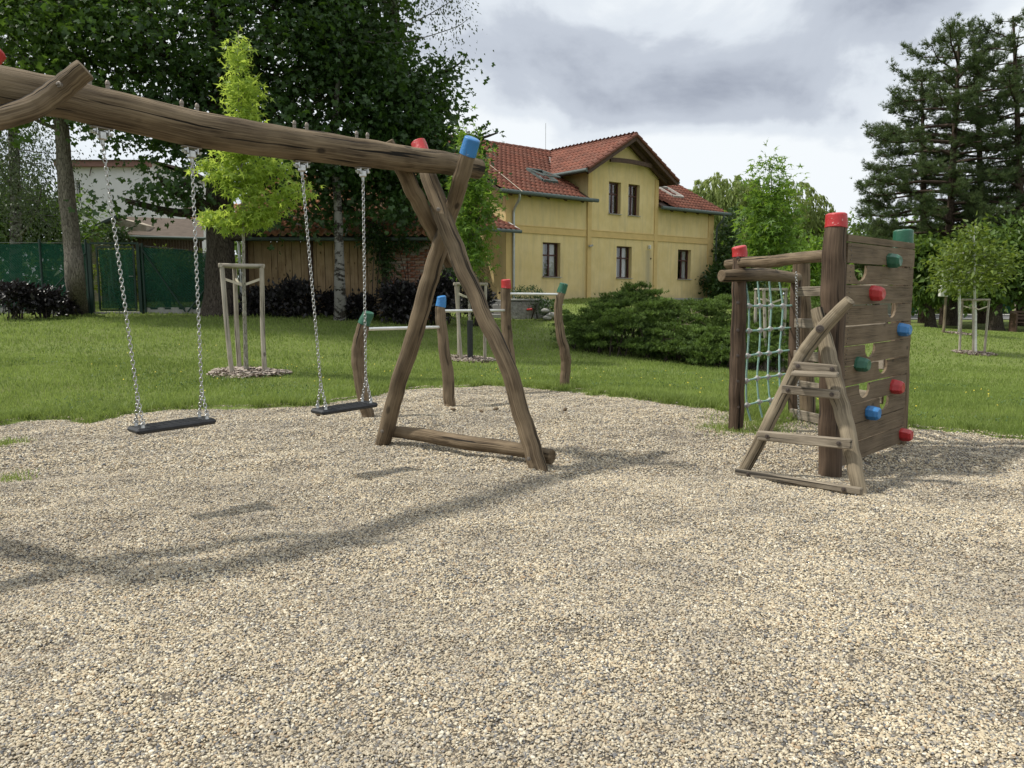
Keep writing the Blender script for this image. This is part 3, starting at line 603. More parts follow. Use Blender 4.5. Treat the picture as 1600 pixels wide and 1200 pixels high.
    for r, (p, q) in enumerate(rows):
        pts = P3(p)+P3(*[(cols[k][r+1][0], cols[k][r+1][1], Yc[k]) for k in range(4)])+P3(q); mb = MB(); mb.tube(cr(pts, 4), .0092, 8); mb.build('rope', M['rope'], S)
climbing_frame()
def trestle():
    S = thing('log_ladder', (1.9, 5.1, 0), 'small A-shaped ladder of weathered crossed logs with board steps beside the climbing wall', 'ladder')
    log('leg', P3((1146, 762, 5.40), (1170, 722, 5.38), (1204, 655, 5.34), (1234, 596, 5.30), (1254, 556, 5.27), (1275, 526, 5.2), (1302, 495, 5.12), (1328, 469, 5.05)), [.043, .043, .044, .046, .046, .046, .042, .036], M['grey_wood'], S, 14, 1.9)
    log('leg', P3((1350, 802, 4.74), (1341, 760, 4.84), (1328, 690, 4.98), (1310, 620, 5.12), (1296, 560, 5.24), (1285, 515, 5.33), (1276, 483, 5.38)), [.038, .046, .050, .055, .052, .048, .042], M['grey_wood'], S, 14, 6.1)
    bolt_on(S, at(1281, 514, 5.13), (-.3, -1, 0), .014, M['bolt'])
    def step(a, b, h, mat, dep=.035, up=(0, 0, 1)):
        A_ = at(*a); B_ = at(*b); mb = MB(); mb.bar(A_, B_, dep, h, bev=.007); mb.build('step', mat, S)
        d = (B_-A_).normalized(); n = Vector((d.y, -d.x, 0)).normalized()
        for q in (A_.lerp(B_, .12), A_.lerp(B_, .88)): bolt_on(S, q+n*(dep/2+.001), n, .008, M['bolt'])
    step((1150, 737, 5.36), (1347, 768, 4.72), .045, M['step'], .04)
    step((1184, 680, 5.27), (1331, 694, 4.86), .068, M['step'])
    step((1222, 608, 5.22), (1312, 617, 5.00), .058, M['step'])
    step((1239, 571, 5.18), (1309, 577, 5.05), .056, M['step'])
    A_ = at(1238, 583, 5.12); B_ = at(1310, 586, 4.98); mb = MB(); mb.bar(A_, B_, .12, .03, bev=.006); mb.build('platform_board', M['step'], S)
trestle()
# ================================================================== FOLIAGE KIT
def star(l, w, deep, n=5, droop=.12):   # fan leaf with pointed lobes, tip along +x
    ang = {5: (-2.3, -1.2, 0, 1.2, 2.3), 7: (-2.6, -1.75, -.9, 0, .9, 1.75, 2.6)}[n]; ln = {5: (.55, .85, 1, .85, .55), 7: (.4, .65, .9, 1, .9, .65, .4)}[n]
    V = [(0, 0, 0)]; 
    for i, a in enumerate(ang):
        V.append((math.cos(a)*ln[i]*l, math.sin(a)*ln[i]*w, -droop*ln[i]))
        if i < len(ang)-1: b = (a+ang[i+1])/2; V.append((math.cos(b)*deep, math.sin(b)*deep, .02))
    k = len(V)-1; return np.array(V, float), np.array([(0, i, i+1) for i in range(1, k)])
MAPLE = star(.62, .60, .36, 5, .12); LIQ = star(.66, .62, .17, 5, .10)
OVAL = (np.array([(0, 0, 0), (.35, .26, .05), (1, 0, -.12), (.35, -.26, .05)]), np.array([(0, 1, 2), (0, 2, 3)]))
SLIM = (np.array([(0, 0, 0), (.4, .09, 0), (1, 0, -.15), (.4, -.09, 0)]), np.array([(0, 1, 2), (0, 2, 3)]))
def tuft(n, w, spread, seed, sub=1):
    r = np.random.default_rng(seed); V = []; T = []
    for i in range(n):
        a = r.uniform(0, 6.28); s = spread*math.sqrt(r.uniform(.05, 1)); d = np.array([1, math.cos(a)*s, math.sin(a)*s]); d /= np.linalg.norm(d); p = np.cross(d, r.normal(size=3)); p /= np.linalg.norm(p); b = len(V)
        L = r.uniform(.7, 1); V += [p*w*.5, -p*w*.5, d*L]; T.append((b, b+1, b+2))
    return np.array(V), np.array(T)
NEEDLE = tuft(11, .09, 1.0, 3); SPRAY = tuft(8, .17, .8, 5)
def leaf_cloud(P, size, tpl, tipd, up=(0, 0, 1), spread=.8, upb=.8):
    n = len(P); V0, T0 = tpl; t = tipd+RNG.normal(0, spread, (n, 3)); t /= np.linalg.norm(t, axis=1)[:,None]+1e-9
    nn = np.array(up)*upb+RNG.normal(0, .6, (n, 3)); s = np.cross(nn, t); s /= np.linalg.norm(s, axis=1)[:,None]+1e-9; m = np.cross(t, s)
    sz = size[:,None,None] if np.ndim(size) else size
    V = P[:,None]+sz*(V0[None,:,0:1]*t[:,None]+V0[None,:,1:2]*s[:,None]+V0[None,:,2:3]*m[:,None])
    T = T0[None]+(np.arange(n)*len(V0))[:,None,None]
    return V.reshape(-1, 3), T.reshape(-1, 3), np.repeat(RNG.uniform(0, 1, n), len(V0))
def leaves_obj(name, parts, mat, parent):
    b = 0; Vs, Ts, Rs = [], [], []
    for V, T, R in parts: Vs.append(V); Ts.append(T+b); Rs.append(R); b += len(V)
    V = np.vstack(Vs); o_ = worg(parent) if parent is not None else Vector((0, 0, 0))
    return tag(link(npmesh(name, V-np.array(o_), np.vstack(Ts), mat, {'rnd': np.hstack(Rs)}), name, parent), kind='stuff')
def E(px, py, Y, rx, ry, ryy=None, w=1.0):     # ellipsoid from picture extents at distance Y
    c = at(px, py, Y); k = Y/F; return (np.array(c), np.array([rx*k, (ryy if ryy else rx*k), ry*k]), w)
def in_ell(e, n, lo=.3):
    u = RNG.normal(size=(n, 3)); u /= np.linalg.norm(u, axis=1)[:,None]; r = RNG.uniform(lo**2, 1, n)**.5
    return e[0]+u*r[:,None]*e[1]
def tree(name, label, cat, base, tip, tr, ells, ncl, lpc, lsize, tpl, lmat, bmat, group=None, clr=.45, flat=.55, droop=.3, limb=.35, ntwig=70, wob=.12, tipr=.25, upb=.8, bend=None, low=.35, trunkpts=None, cname='crown', spread=.8):
    S = thing(name, base, label, cat, group); base = Vector(base); tip = Vector(tip); mb = MB()
    pts = trunkpts if trunkpts else [base-Vector((0, 0, .15))]+[base.lerp(tip, t)+Vector((random.uniform(-1, 1)*wob*t, random.uniform(-1, 1)*wob*t, 0)) for t in (.12, .3, .5, .7, .88, 1)]
    TP = cr(pts, 6); hh = np.linspace(0, 1, len(TP)); TR = tr*((1-hh)*(1-tipr)+tipr)*(1+.5*np.exp(-hh/.03)); mb.tube(TP, TR, 14 if tr > .06 else 8, True, .07 if tr > .06 else .02, random.random()*9)
    wts = np.array([e[1].prod()**(2/3)*e[2] for e in ells]); wts /= wts.sum(); C = []; br = MB()
    for e, w in zip(ells, wts):
        k = max(1, int(round(ncl*w))); cc = in_ell(e, k, low); C.append(cc)
        zt = e[0][2]-e[1][2]*.9; i0 = int(np.clip(np.argmin(np.abs(TP[:,2]-zt)), 2, len(TP)-3)); p0 = TP[i0]
        mid = (p0+e[0])/2-np.array([0, 0, .08*np.linalg.norm(e[0]-p0)]); LP = cr([p0, mid, e[0], e[0]+(e[0]-mid)*.35+np.array([0, 0, e[1][2]*.3])], 5); r0 = TR[i0]*limb
        if limb > 0: br.tube(LP, np.linspace(r0, r0*.25, len(LP)), 7, False)
        for q in cc[:max(1, int(ntwig*w))] if ntwig else []:
            pool = np.vstack([LP[2:], TP[i0:]]); j = np.argmin(np.linalg.norm(pool-q, axis=1)+np.maximum(0, pool[:,2]-q[2])*.8+RNG.uniform(0, .5)); p = pool[j]; m = (p+q)/2+np.array([0, 0, -.06*np.linalg.norm(q-p)])
            br.tube(cr([p, m, q], 3), np.linspace(max(.008, r0*.3), .005, 7), 4, False)
    mb.build('trunk', bmat, S)
    if br.v: tag(br.build('branches', bmat, S), kind='stuff')
    C = np.vstack(C); ctr = C.mean(0); n = len(C)*lpc; ci = np.repeat(np.arange(len(C)), lpc); off = RNG.normal(0, 1, (n, 3))*np.array([clr, clr, clr*flat]); P = C[ci]+off
    out = P-ctr; out /= np.linalg.norm(out, axis=1)[:,None]+1e-6; td = out*.6+off*.8/clr*.4+np.array([0, 0, -droop])
    V, T, R = leaf_cloud(P, lsize*RNG.uniform(.6, 1.25, n), tpl, td, upb=upb, spread=spread); tint = RNG.uniform(-.18, .18, len(C)); R = np.clip(R+np.repeat(tint[ci], len(tpl[0])), 0, 1)
    leaves_obj(cname, [(V, T, R)], lmat, S); return S
def barkmat(name, a, b, sc=1, white=None):
    t = NT(name); g = t.attr('gc'); n = t.noise(t.map(g, (11*sc, 11*sc, 3*sc)), 2, 6, .65, .7); v = t.n('ShaderNodeTexVoronoi', Vector=t.map(g, (9*sc, 9*sc, 2.2*sc)), Scale=2.2, feature='DISTANCE_TO_EDGE')
    c = t.ramp(n, (.35, a), (.65, b)); c = t.mix(t.ramp(v.outputs['Distance'], (0, .75), (.12, 0)), c, tuple(x*.35 for x in a))
    if white: c = t.mix(t.ramp(t.noise(t.map(g, (3, 3, 6)), 1.3, 5, .7), (.46, 0), (.52, 1)), c, white)
    t.col(c, .9, .15); return t.bump(t.math('ADD', n, v.outputs['Distance']), .03).m
B_MAPLE = barkmat('maple_bark', (.045, .035, .028), (.12, .10, .08)); B_PALE = barkmat('pale_bark', (.11, .095, .08), (.27, .24, .20), 1.2)
B_BIRCH = barkmat('birch_bark', (.03, .027, .024), (.07, .06, .05), .8, (.22, .21, .195)); B_PINE = barkmat('pine_bark', (.045, .033, .026), (.11, .078, .058), .8)
B_YOUNG = barkmat('young_bark', (.25, .23, .18), (.46, .44, .38), 2); B_LIME = plain('limewashed_bark', (.62, .62, .58), .9, .1, 0, .2, 15)
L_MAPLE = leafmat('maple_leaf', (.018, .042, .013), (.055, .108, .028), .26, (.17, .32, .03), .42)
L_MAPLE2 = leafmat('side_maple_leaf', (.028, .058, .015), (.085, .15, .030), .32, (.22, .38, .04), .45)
L_BIRCH = leafmat('birch_leaf', (.040, .060, .030), (.095, .125, .060), .25, (.15, .22, .06))
L_LIQ = leafmat('sweetgum_leaf', (.15, .25, .035), (.34, .46, .075), .55, (.65, .78, .12), .45, 2.0)
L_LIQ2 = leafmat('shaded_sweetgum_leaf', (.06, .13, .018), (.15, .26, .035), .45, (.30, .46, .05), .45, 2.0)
L_YEL = leafmat('yellow_green_leaf', (.06, .10, .016), (.165, .225, .035), .38, (.30, .38, .05), .45, 2.0)
L_WIL = leafmat('willow_leaf', (.12, .17, .045), (.28, .34, .10), .42, (.42, .50, .14), .55, .4)
L_PINE = leafmat('pine_needle', (.035, .062, .026), (.12, .17, .06), .25, (.18, .25, .06), .6, .35)
L_JUN = leafmat('juniper_needle', (.016, .042, .010), (.19, .29, .06), .2, (.30, .44, .06), .6, 1.6)
L_ROUND = leafmat('catalpa_leaf', (.035, .075, .014), (.12, .19, .035), .3, (.24, .36, .05))
L_DARK = leafmat('dark_purple_leaf', (.010, .010, .010), (.034, .030, .032), .1, (.05, .03, .03), .4)
L_IVY = leafmat('ivy_leaf', (.018, .045, .012), (.06, .105, .025), .2, (.1, .2, .03), .45)
L_HEDGE = leafmat('hedge_leaf', (.06, .10, .015), (.16, .22, .03), .3, (.3, .38, .04))
def bush(name, label, ells, n, size, tpl, mat, group=None, droop=-.3, cat='bush', upb=.8, stems=6, cl=9, clr=.10, spread=.7, lo=.55, cz=.7):
    e0 = ells[0]; bx, by = e0[0][0], e0[0][1]; S = thing(name, (bx, by, G(bx, by)), label, cat, group); wts = np.array([e[1].prod()**(2/3)*e[2] for e in ells]); wts /= wts.sum(); Ps = []; Ds = []
    mb = MB()
    for e, w in zip(ells, wts):
        k = max(3, int(n*w/cl)); c = in_ell(e, k, lo); o = (c-e[0])/e[1]**2; o /= np.linalg.norm(o, axis=1)[:,None]+1e-6; g = tps(c[:,0], c[:,1]); kk = c[:,2] > g+.02; c = c[kk]; o = o[kk]
        ci = np.repeat(np.arange(len(c)), cl); Ps.append(c[ci]+RNG.normal(0, clr, (len(ci), 3))*np.array([1, 1, cz])); Ds.append(o[ci]+np.array([0, 0, -droop]))
        for q in c[:max(1, int(stems*w*2))]:
            b = np.array([e[0][0]+RNG.normal(0, .08), e[0][1]+RNG.normal(0, .08), G(e[0][0], e[0][1])-.03]); mb.tube(cr([b, (b+q)/2+np.array([0, 0, .1]), q], 4), np.linspace(.02, .006, 9), 5, False)
    mb.build('stems', B_MAPLE, S); P = np.vstack(Ps); D = np.vstack(Ds)
    leaves_obj('foliage', [leaf_cloud(P, size*RNG.uniform(.6, 1.3, len(P)), tpl, D, upb=upb, spread=spread)], mat, S); return S
CLOVER = leafmat('clover_leaf', (.04, .085, .025), (.10, .17, .055), .2, (.15, .25, .06))
grass()
# ================================================================== STAKED SAPLINGS
def mulch(c, r, lab):
    n = 1500; a = RNG.uniform(0, 6.28, n); rr = r*np.sqrt(RNG.uniform(0, 1, n))*(1+.15*np.sin(a*3+1)); X = c.x+np.cos(a)*rr*1.1; Y = c.y+np.sin(a)*rr; Z = zlawn(X, Y)+.05*np.clip(1-rr/r, 0, 1)+RNG.uniform(.01, .035, n)
    P = np.stack([X, Y, Z], 1); tpl = (np.array([(-.5, -.22, 0), (.5, -.18, .05), (.45, .22, 0), (-.5, .2, .08)]), np.array([(0, 1, 2), (0, 2, 3)]))
    V, T, R = leaf_cloud(P, RNG.uniform(.03, .085, n), tpl, RNG.normal(0, 1, (n, 3))*np.array([1, 1, .15]), spread=.1, upb=2)
    o = link(npmesh('bark_mulch', V, T, MULCH, {'rnd': R}), 'bark_mulch'); tag(o, lab, kind='stuff')
    mb = MB(); k = 20; mb.add([(c.x+r*1.05*math.cos(q*6.283/k), c.y+r*.95*math.sin(q*6.283/k), G(c.x+r*1.05*math.cos(q*6.283/k), c.y+r*.95*math.sin(q*6.283/k))+.006) for q in range(k)]+[(c.x, c.y, G(c.x, c.y)+.05)], [(i, (i+1)%k, k) for i in range(k)]); tag(mb.build('mulch_soil', SOIL), lab.replace('bark chips', 'dark soil under the bark chips'), kind='stuff')
MULCH = leafmat('bark_chip', (.18, .14, .11), (.50, .43, .37), .0, (.3, .2, .1), .8); SOIL = plain('soil', (.12, .08, .055), .95, .1, 0, .3, 30)
def stakes(c, w, h, lab, r=.032, four=True, mat=None, yaw=.3):
    S = thing('tree_stakes', c, lab, 'tree stakes', 'wooden stakes round the young trees'); ca, sa = math.cos(yaw), math.sin(yaw); m = mat or M['stake_wood']
    o3 = [(-w, -.12), (w, .0), (-w*.45, .42)]; tops = []
    for i, (x, y) in enumerate(o3):
        x, y = x*ca-y*sa, x*sa+y*ca; b = Vector((c.x+x*(.62 if i == 0 else .95), c.y+y, G(c.x+x, c.y+y)-.05)); t = Vector((c.x+x, c.y+y, c.z+h)); tops.append(t)
        log('stake', [b, b.lerp(t, .5)+Vector((random.uniform(-.01, .01), 0, 0)), t], [r*1.05, r, r*.95], m, S, 10, sub=4, rough=.04)
    for i, j in ((0, 1), (1, 2), (2, 0)):
        d = (tops[j]-tops[i]).normalized()*.04; log('crossbar', [tops[i]-d-Vector((0, 0, .0-.02)), (tops[i]+tops[j])/2+Vector((0, 0, .02)), tops[j]+d+Vector((0, 0, .02))], [r*.9, r*.9, r*.9], m, S, 8, sub=3, rough=.03)
    for i in range(3):
        mb = MB(); p = tops[i]-Vector((0, 0, .16)); q = Vector((c.x, c.y, p.z-.10)); mb.bar(p, q, .006, .035); mb.build('strap', M['strap'], S)
    return S
def sapling(bpx, bpy, label, ells, ncl, lpc, ls, tr=.032, hcm=1.5, w=.26, mat=None, tpl=LIQ, tip=None, bark=None, slab='', mlab='', clr=.15, Yf=None, group='young trees tied to stakes', droop=.45, stk=True, r=.034, smat=None):
    b = gp(bpx, bpy); e = [E(x, y, b.y, rx, ry) for x, y, rx, ry in ells]; tp = at(tip[0], tip[1], b.y)
    tree('young_tree', label, 'young tree', b, tp, tr, e, ncl, lpc, ls, tpl, mat or L_LIQ, bark or B_YOUNG, group, clr=clr, flat=.7, droop=droop, limb=.35, ntwig=60, wob=.03, tipr=.18, upb=.9)
    mulch(b, .52, mlab)
    if stk: stakes(b, w, hcm, slab, r, mat=smat)
    return b
s1 = sapling(385, 585, 'young tree with bright lime-green star leaves behind the log beam', [(374, 105, 11, 38), (377, 165, 24, 45), (379, 225, 28, 36), (383, 285, 30, 36), (324, 262, 17, 9), (345, 275, 14, 10), (338, 342, 22, 7), (360, 350, 14, 8), (428, 268, 24, 10), (462, 300, 22, 7), (440, 315, 20, 8), (390, 340, 24, 16), (412, 335, 20, 10), (372, 62, 4, 14)], 235, 14, .135, .036, 1.55, .27, None, LIQ, (372, 48), slab='weathered stakes with crossbars round the lime-green young tree', mlab='ring of pale bark chips round the lime-green young tree', clr=.09)
s2 = sapling(735, 563, 'young tree with drooping green star leaves behind the crossed swing legs', [(731, 225, 9, 28), (735, 275, 22, 30), (738, 320, 34, 34), (738, 370, 30, 35), (735, 410, 18, 25)], 150, 16, .165, .034, 1.5, .32, L_LIQ2, LIQ, (730, 200), slab='grey stakes with a crossbar seen behind the crossed swing legs', mlab='ring of bark chips behind the steel turning bars', clr=.16)
mb = MB(); _p = s2; mb.tube([_p+Vector((.0, -.08, -.02)), _p+Vector((.0, -.08, .80))], [.058, .058], 14); tag(mb.build('watering_tube', M['rubber'], loc=_p), 'black plastic tube standing at the foot of the young tree behind the turning bars', 'watering tube')
s3 = sapling(1203, 580, 'tall young tree with fresh green leaves behind the rope net', [(1203, 265, 10, 24), (1203, 305, 26, 28), (1205, 345, 42, 34), (1205, 385, 42, 26)], 170, 16, .17, .036, 1.75, .32, L_LIQ2, LIQ, (1203, 244), slab='pale stakes with a crossbar seen through the rope net', mlab='ring of bark chips behind the rope net', clr=.2)
s4 = sapling(1524, 553, 'young tree with yellow-green rounded crown and white trunk on the right lawn', [(1518, 366, 15, 18), (1508, 394, 30, 10), (1543, 398, 24, 10), (1490, 420, 28, 8), (1552, 422, 32, 8), (1520, 438, 46, 8), (1476, 440, 18, 5), (1574, 410, 12, 6)], 165, 14, .15, .055, 1.55, .36, L_YEL, OVAL, (1522, 352), B_LIME, slab='square frame of grey stakes round the white-trunked young tree', mlab='ring of bark chips on the right lawn round the staked young tree', clr=.19, droop=.2)
s5 = sapling(1500, 522, 'thin young tree with white trunk further back on the right lawn', [(1498, 425, 26, 26), (1492, 405, 18, 16)], 60, 14, .2, .07, 1.6, .36, L_YEL, OVAL, (1498, 395), B_LIME, mlab='small patch of bark chips round the further white-trunked tree', clr=.3, stk=False)
def lone_stake():
    S = thing('stake_with_box', s5+Vector((-.62, 0, 0)), 'thin post with a small white box beside the further white-trunked tree', 'post'); p = s5+Vector((-.62, 0, 0))
    log('post', [p-Vector((0, 0, .1)), p+Vector((0, 0, 2.15))], [.05, .045], M['grey_wood'], S, 8, sub=4); mb = MB(); mb.box(p+Vector((-.12, -.02, 1.6)), (.3, .16, .42), None, .02); mb.build('box', B_LIME, S)
lone_stake()
# ================================================================== BIG TREES
mb_ = gp(345, 492)
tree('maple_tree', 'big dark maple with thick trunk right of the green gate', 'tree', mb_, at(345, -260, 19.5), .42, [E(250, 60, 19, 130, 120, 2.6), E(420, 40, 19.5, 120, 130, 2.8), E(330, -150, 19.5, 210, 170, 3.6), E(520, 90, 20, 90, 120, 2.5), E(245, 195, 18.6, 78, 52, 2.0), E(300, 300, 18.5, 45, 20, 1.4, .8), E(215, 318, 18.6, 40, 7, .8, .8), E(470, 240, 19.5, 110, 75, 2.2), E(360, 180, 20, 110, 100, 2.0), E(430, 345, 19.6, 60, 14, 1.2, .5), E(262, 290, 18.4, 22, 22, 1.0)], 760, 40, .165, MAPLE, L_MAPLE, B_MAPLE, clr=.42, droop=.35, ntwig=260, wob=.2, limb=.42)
m2 = gp(620, 497)
tree('maple_tree', 'dark maple leaning over the brick wall with crown reaching towards the sky', 'tree', m2+Vector((0, 1.2, 0)), at(600, -220, 21.2), .30, [E(560, 60, 20.5, 82, 110, 2.4), E(545, -120, 20.5, 95, 130, 2.6), E(615, 165, 20, 64, 75, 2.0), E(668, 150, 20, 26, 45, 1.2), E(590, 250, 20, 90, 60, 1.8), E(670, 225, 20, 42, 40, 1.4), E(640, 320, 20.2, 70, 40, 1.4, .45), E(722, 250, 20, 14, 34, .8, 1.1), E(752, 216, 20, 12, 4, .3, 1.3), E(540, 320, 20, 50, 40, 1.2, .5), E(705, 290, 20, 34, 50, 1.0, .8), E(704, 108, 20, 12, 8, .5, 1.1)], 640, 42, .165, MAPLE, L_MAPLE, B_MAPLE, clr=.38, droop=.35, ntwig=220, wob=.3)
b3 = gp(122, 488)
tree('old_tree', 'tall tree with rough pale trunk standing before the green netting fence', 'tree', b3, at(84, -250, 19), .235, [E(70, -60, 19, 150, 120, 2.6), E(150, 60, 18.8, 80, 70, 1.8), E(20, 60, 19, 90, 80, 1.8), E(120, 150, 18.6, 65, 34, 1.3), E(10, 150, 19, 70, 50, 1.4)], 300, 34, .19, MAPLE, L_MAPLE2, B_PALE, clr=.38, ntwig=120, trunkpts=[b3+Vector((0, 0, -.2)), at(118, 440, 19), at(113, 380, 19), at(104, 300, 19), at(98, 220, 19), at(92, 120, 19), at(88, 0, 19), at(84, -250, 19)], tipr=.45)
b4 = gp(532, 500)
tree('birch_tree', 'birch with white and black bark in front of the board shed', 'tree', b4, at(560, -200, 19.2), .155, [E(640, -70, 19.2, 90, 70, 1.6), E(700, 5, 19.2, 14, 40, .5, 1.6), E(705, 45, 19.2, 12, 30, .4, 1.2), E(520, -80, 19, 90, 80, 1.6)], 110, 60, .075, OVAL, L_BIRCH, B_BIRCH, clr=.3, flat=1.6, droop=1.2, ntwig=60, trunkpts=[b4+Vector((0, 0, -.2)), at(531, 450, 19.2), at(530, 390, 19.2), at(528, 320, 19.2), at(522, 230, 19.2), at(530, 100, 19.2), at(555, -200, 19.2)])
tree('birch_tree', 'weeping birch with fine grey-green leaves at the left behind the fence', 'tree', gp(-15, 488)+Vector((-1.5, 3.5, 0)), at(10, -100, 23.5), .2, [E(30, 260, 23, 90, 60, 1.8), E(60, 320, 23, 55, 50, 1.5), E(-40, 180, 23.5, 110, 120, 2.5), E(20, 40, 23.5, 100, 120, 2.4)], 330, 75, .085, OVAL, L_BIRCH, B_BIRCH, clr=.36, flat=1.5, droop=1.3, ntwig=80)
# garden trees behind the fence and shed
def backtree(px, Y, ells, lab, ncl=120, lpc=34, ls=.26, mat=None, tpl=OVAL, clr=.5, tr=.2, name='garden_tree', gz=None, group='trees behind the gardens', droop=.2, flat=.6):
    x = at(px, 456, Y).x; b = Vector((x, Y, G(x, Y))); top = min(e[1]-e[3]*.5 for e in ells)
    return tree(name, lab, 'tree', b, at(px+3, top, Y), tr, [E(a, c, Y, d, e) for a, c, d, e in ells], ncl, lpc, ls, tpl, mat or L_MAPLE2, B_MAPLE, group, clr=clr, ntwig=40, droop=droop, flat=flat)
backtree(20, 26, [(20, 350, 110, 45), (-60, 300, 90, 80)], 'dark leafy tree behind the left end of the netting fence', 150, 36, .24, L_MAPLE2)
backtree(105, 27, [(80, 360, 40, 26), (60, 330, 45, 30)], 'low dark tree beside the rough trunk behind the fence', 60, 34, .22, L_MAPLE2)
backtree(-260, 30, [(-260, 200, 180, 170)], 'large tree outside the left edge of the picture', 130, 34, .35, L_MAPLE2)
backtree(182, 25.5, [(182, 372, 13, 16)], 'small round shrub tree against the beige gable', 26, 30, .12, L_IVY, clr=.14, tr=.05)
backtree(716, 23.5, [(722, 390, 30, 45), (735, 430, 26, 30), (705, 350, 24, 30)], 'weeping tree with hanging fine leaves left of the house porch', 130, 60, .10, L_BIRCH, SLIM, .2, .08, droop=1.5, flat=1.6)
# right hand side
def round_tree(px, py, lab, ells, tr, ncl, mat, ls=.26, lean=0, Y=None, grp='leafy trees along the road'):
    b = gp(px, py); Y = b.y; top = min(e[1] for e in ells)
    tree('leafy_tree', lab, 'tree', b, at(px+lean, top, Y), tr, [E(a, c, Y, d, e) for a, c, d, e in ells], ncl, 26, ls, OVAL, mat, B_MAPLE, grp, clr=.42, ntwig=40, limb=.4, droop=.35)
round_tree(1455, 512, 'round dense tree with leaning trunk just right of the climbing wall', [(1458, 425, 36, 42), (1450, 400, 30, 26), (1440, 455, 22, 20)], .3, 230, L_ROUND, .34, -16)
round_tree(1488, 509, 'leafy tree with straight dark trunk behind the staked young trees', [(1495, 425, 32, 36), (1520, 400, 34, 34)], .32, 150, L_ROUND, .34)
round_tree(1556, 516, 'dark broad tree shading the bench at the right edge', [(1570, 400, 50, 50), (1600, 440, 45, 32), (1545, 445, 30, 26), (1640, 390, 60, 60)], .36, 330, L_ROUND, .3)
def willow(px, Y, ells, lab, n):
    x = at(px, 456, Y).x; b = Vector((x, Y, G(x, Y))); S = thing('willow_tree', b, lab, 'willow', 'willows behind the play area'); top = min(e[1] for e in ells); mb = MB()
    mb.tube(cr([b-Vector((0, 0, .2)), b+Vector((.2, 0, 2)), at(px, top+20, Y)], 6), np.linspace(.5, .15, 13), 10, True, .06); mb.build('trunk', B_MAPLE, S); P = []; D = []
    for (ex, ey, rx, ry) in ells:
        e = E(ex, ey, Y, rx, ry); k = int(n*rx*ry/2500); c = in_ell(e, k, .6); c = c[c[:,2] > e[0][2]-e[1][2]*.3]
        for q in c:
            L = RNG.uniform(1.0, 2.6); m = int(L*22); t = RNG.uniform(0, 1, m); dx, dy = RNG.normal(0, .22, 2); o = (q-e[0]); o[2] = 0; o /= np.linalg.norm(o)+1e-6
            P.append(np.stack([q[0]+t*dx+o[0]*np.sqrt(t)*.35+RNG.normal(0, .07, m), q[1]+t*dy+o[1]*np.sqrt(t)*.35+RNG.normal(0, .07, m), q[2]+.25*np.sqrt(t)-t*t*L], 1)); D.append(np.repeat([[o[0]*.3, o[1]*.3, -1.0]], m, 0))
    P = np.vstack(P); D = np.vstack(D); leaves_obj('crown', [leaf_cloud(P, .34*RNG.uniform(.6, 1.3, len(P)), (SLIM[0]*np.array([1, 1.7, 1]), SLIM[1]), D, spread=.3)], L_WIL, S)
willow(1120, 48, [(1128, 306, 52, 34), (1098, 332, 34, 46), (1155, 335, 50, 55), (1120, 400, 60, 60)], 'pale green willow just right of the yellow house', 150)
willow(1240, 50, [(1240, 325, 45, 42), (1265, 370, 40, 50), (1225, 370, 50, 55), (1290, 350, 22, 35), (1250, 420, 60, 50)], 'pale green willow behind the big red-capped post', 150)
willow(1180, 55, [(1180, 330, 40, 40), (1180, 400, 80, 70)], 'further willow between the other two', 110)
backtree(1285, 26, [(1285, 400, 26, 28), (1275, 440, 30, 34), (1250, 410, 22, 25)], 'bright leafy shrub tree behind the plank ladder slats', 80, 30, .2, L_LIQ2, OVAL, .28, .06)
backtree(1370, 56, [(1365, 380, 60, 32), (1330, 420, 60, 40), (1420, 380, 45, 26)], 'dark broadleaf tree mass behind the climbing wall', 150, 30, .45, L_ROUND, OVAL, .8, .3)
backtree(1560, 62, [(1560, 380, 80, 50), (1650, 380, 70, 60), (1480, 390, 50, 40)], 'dark tree far behind the road on the right', 200, 30, .5, L_ROUND, OVAL, .9, .35)
backtree(1800, 45, [(1800, 330, 160, 140)], 'large tree beyond the right edge of the picture', 150, 34, .5, L_ROUND, OVAL, .9, .4)
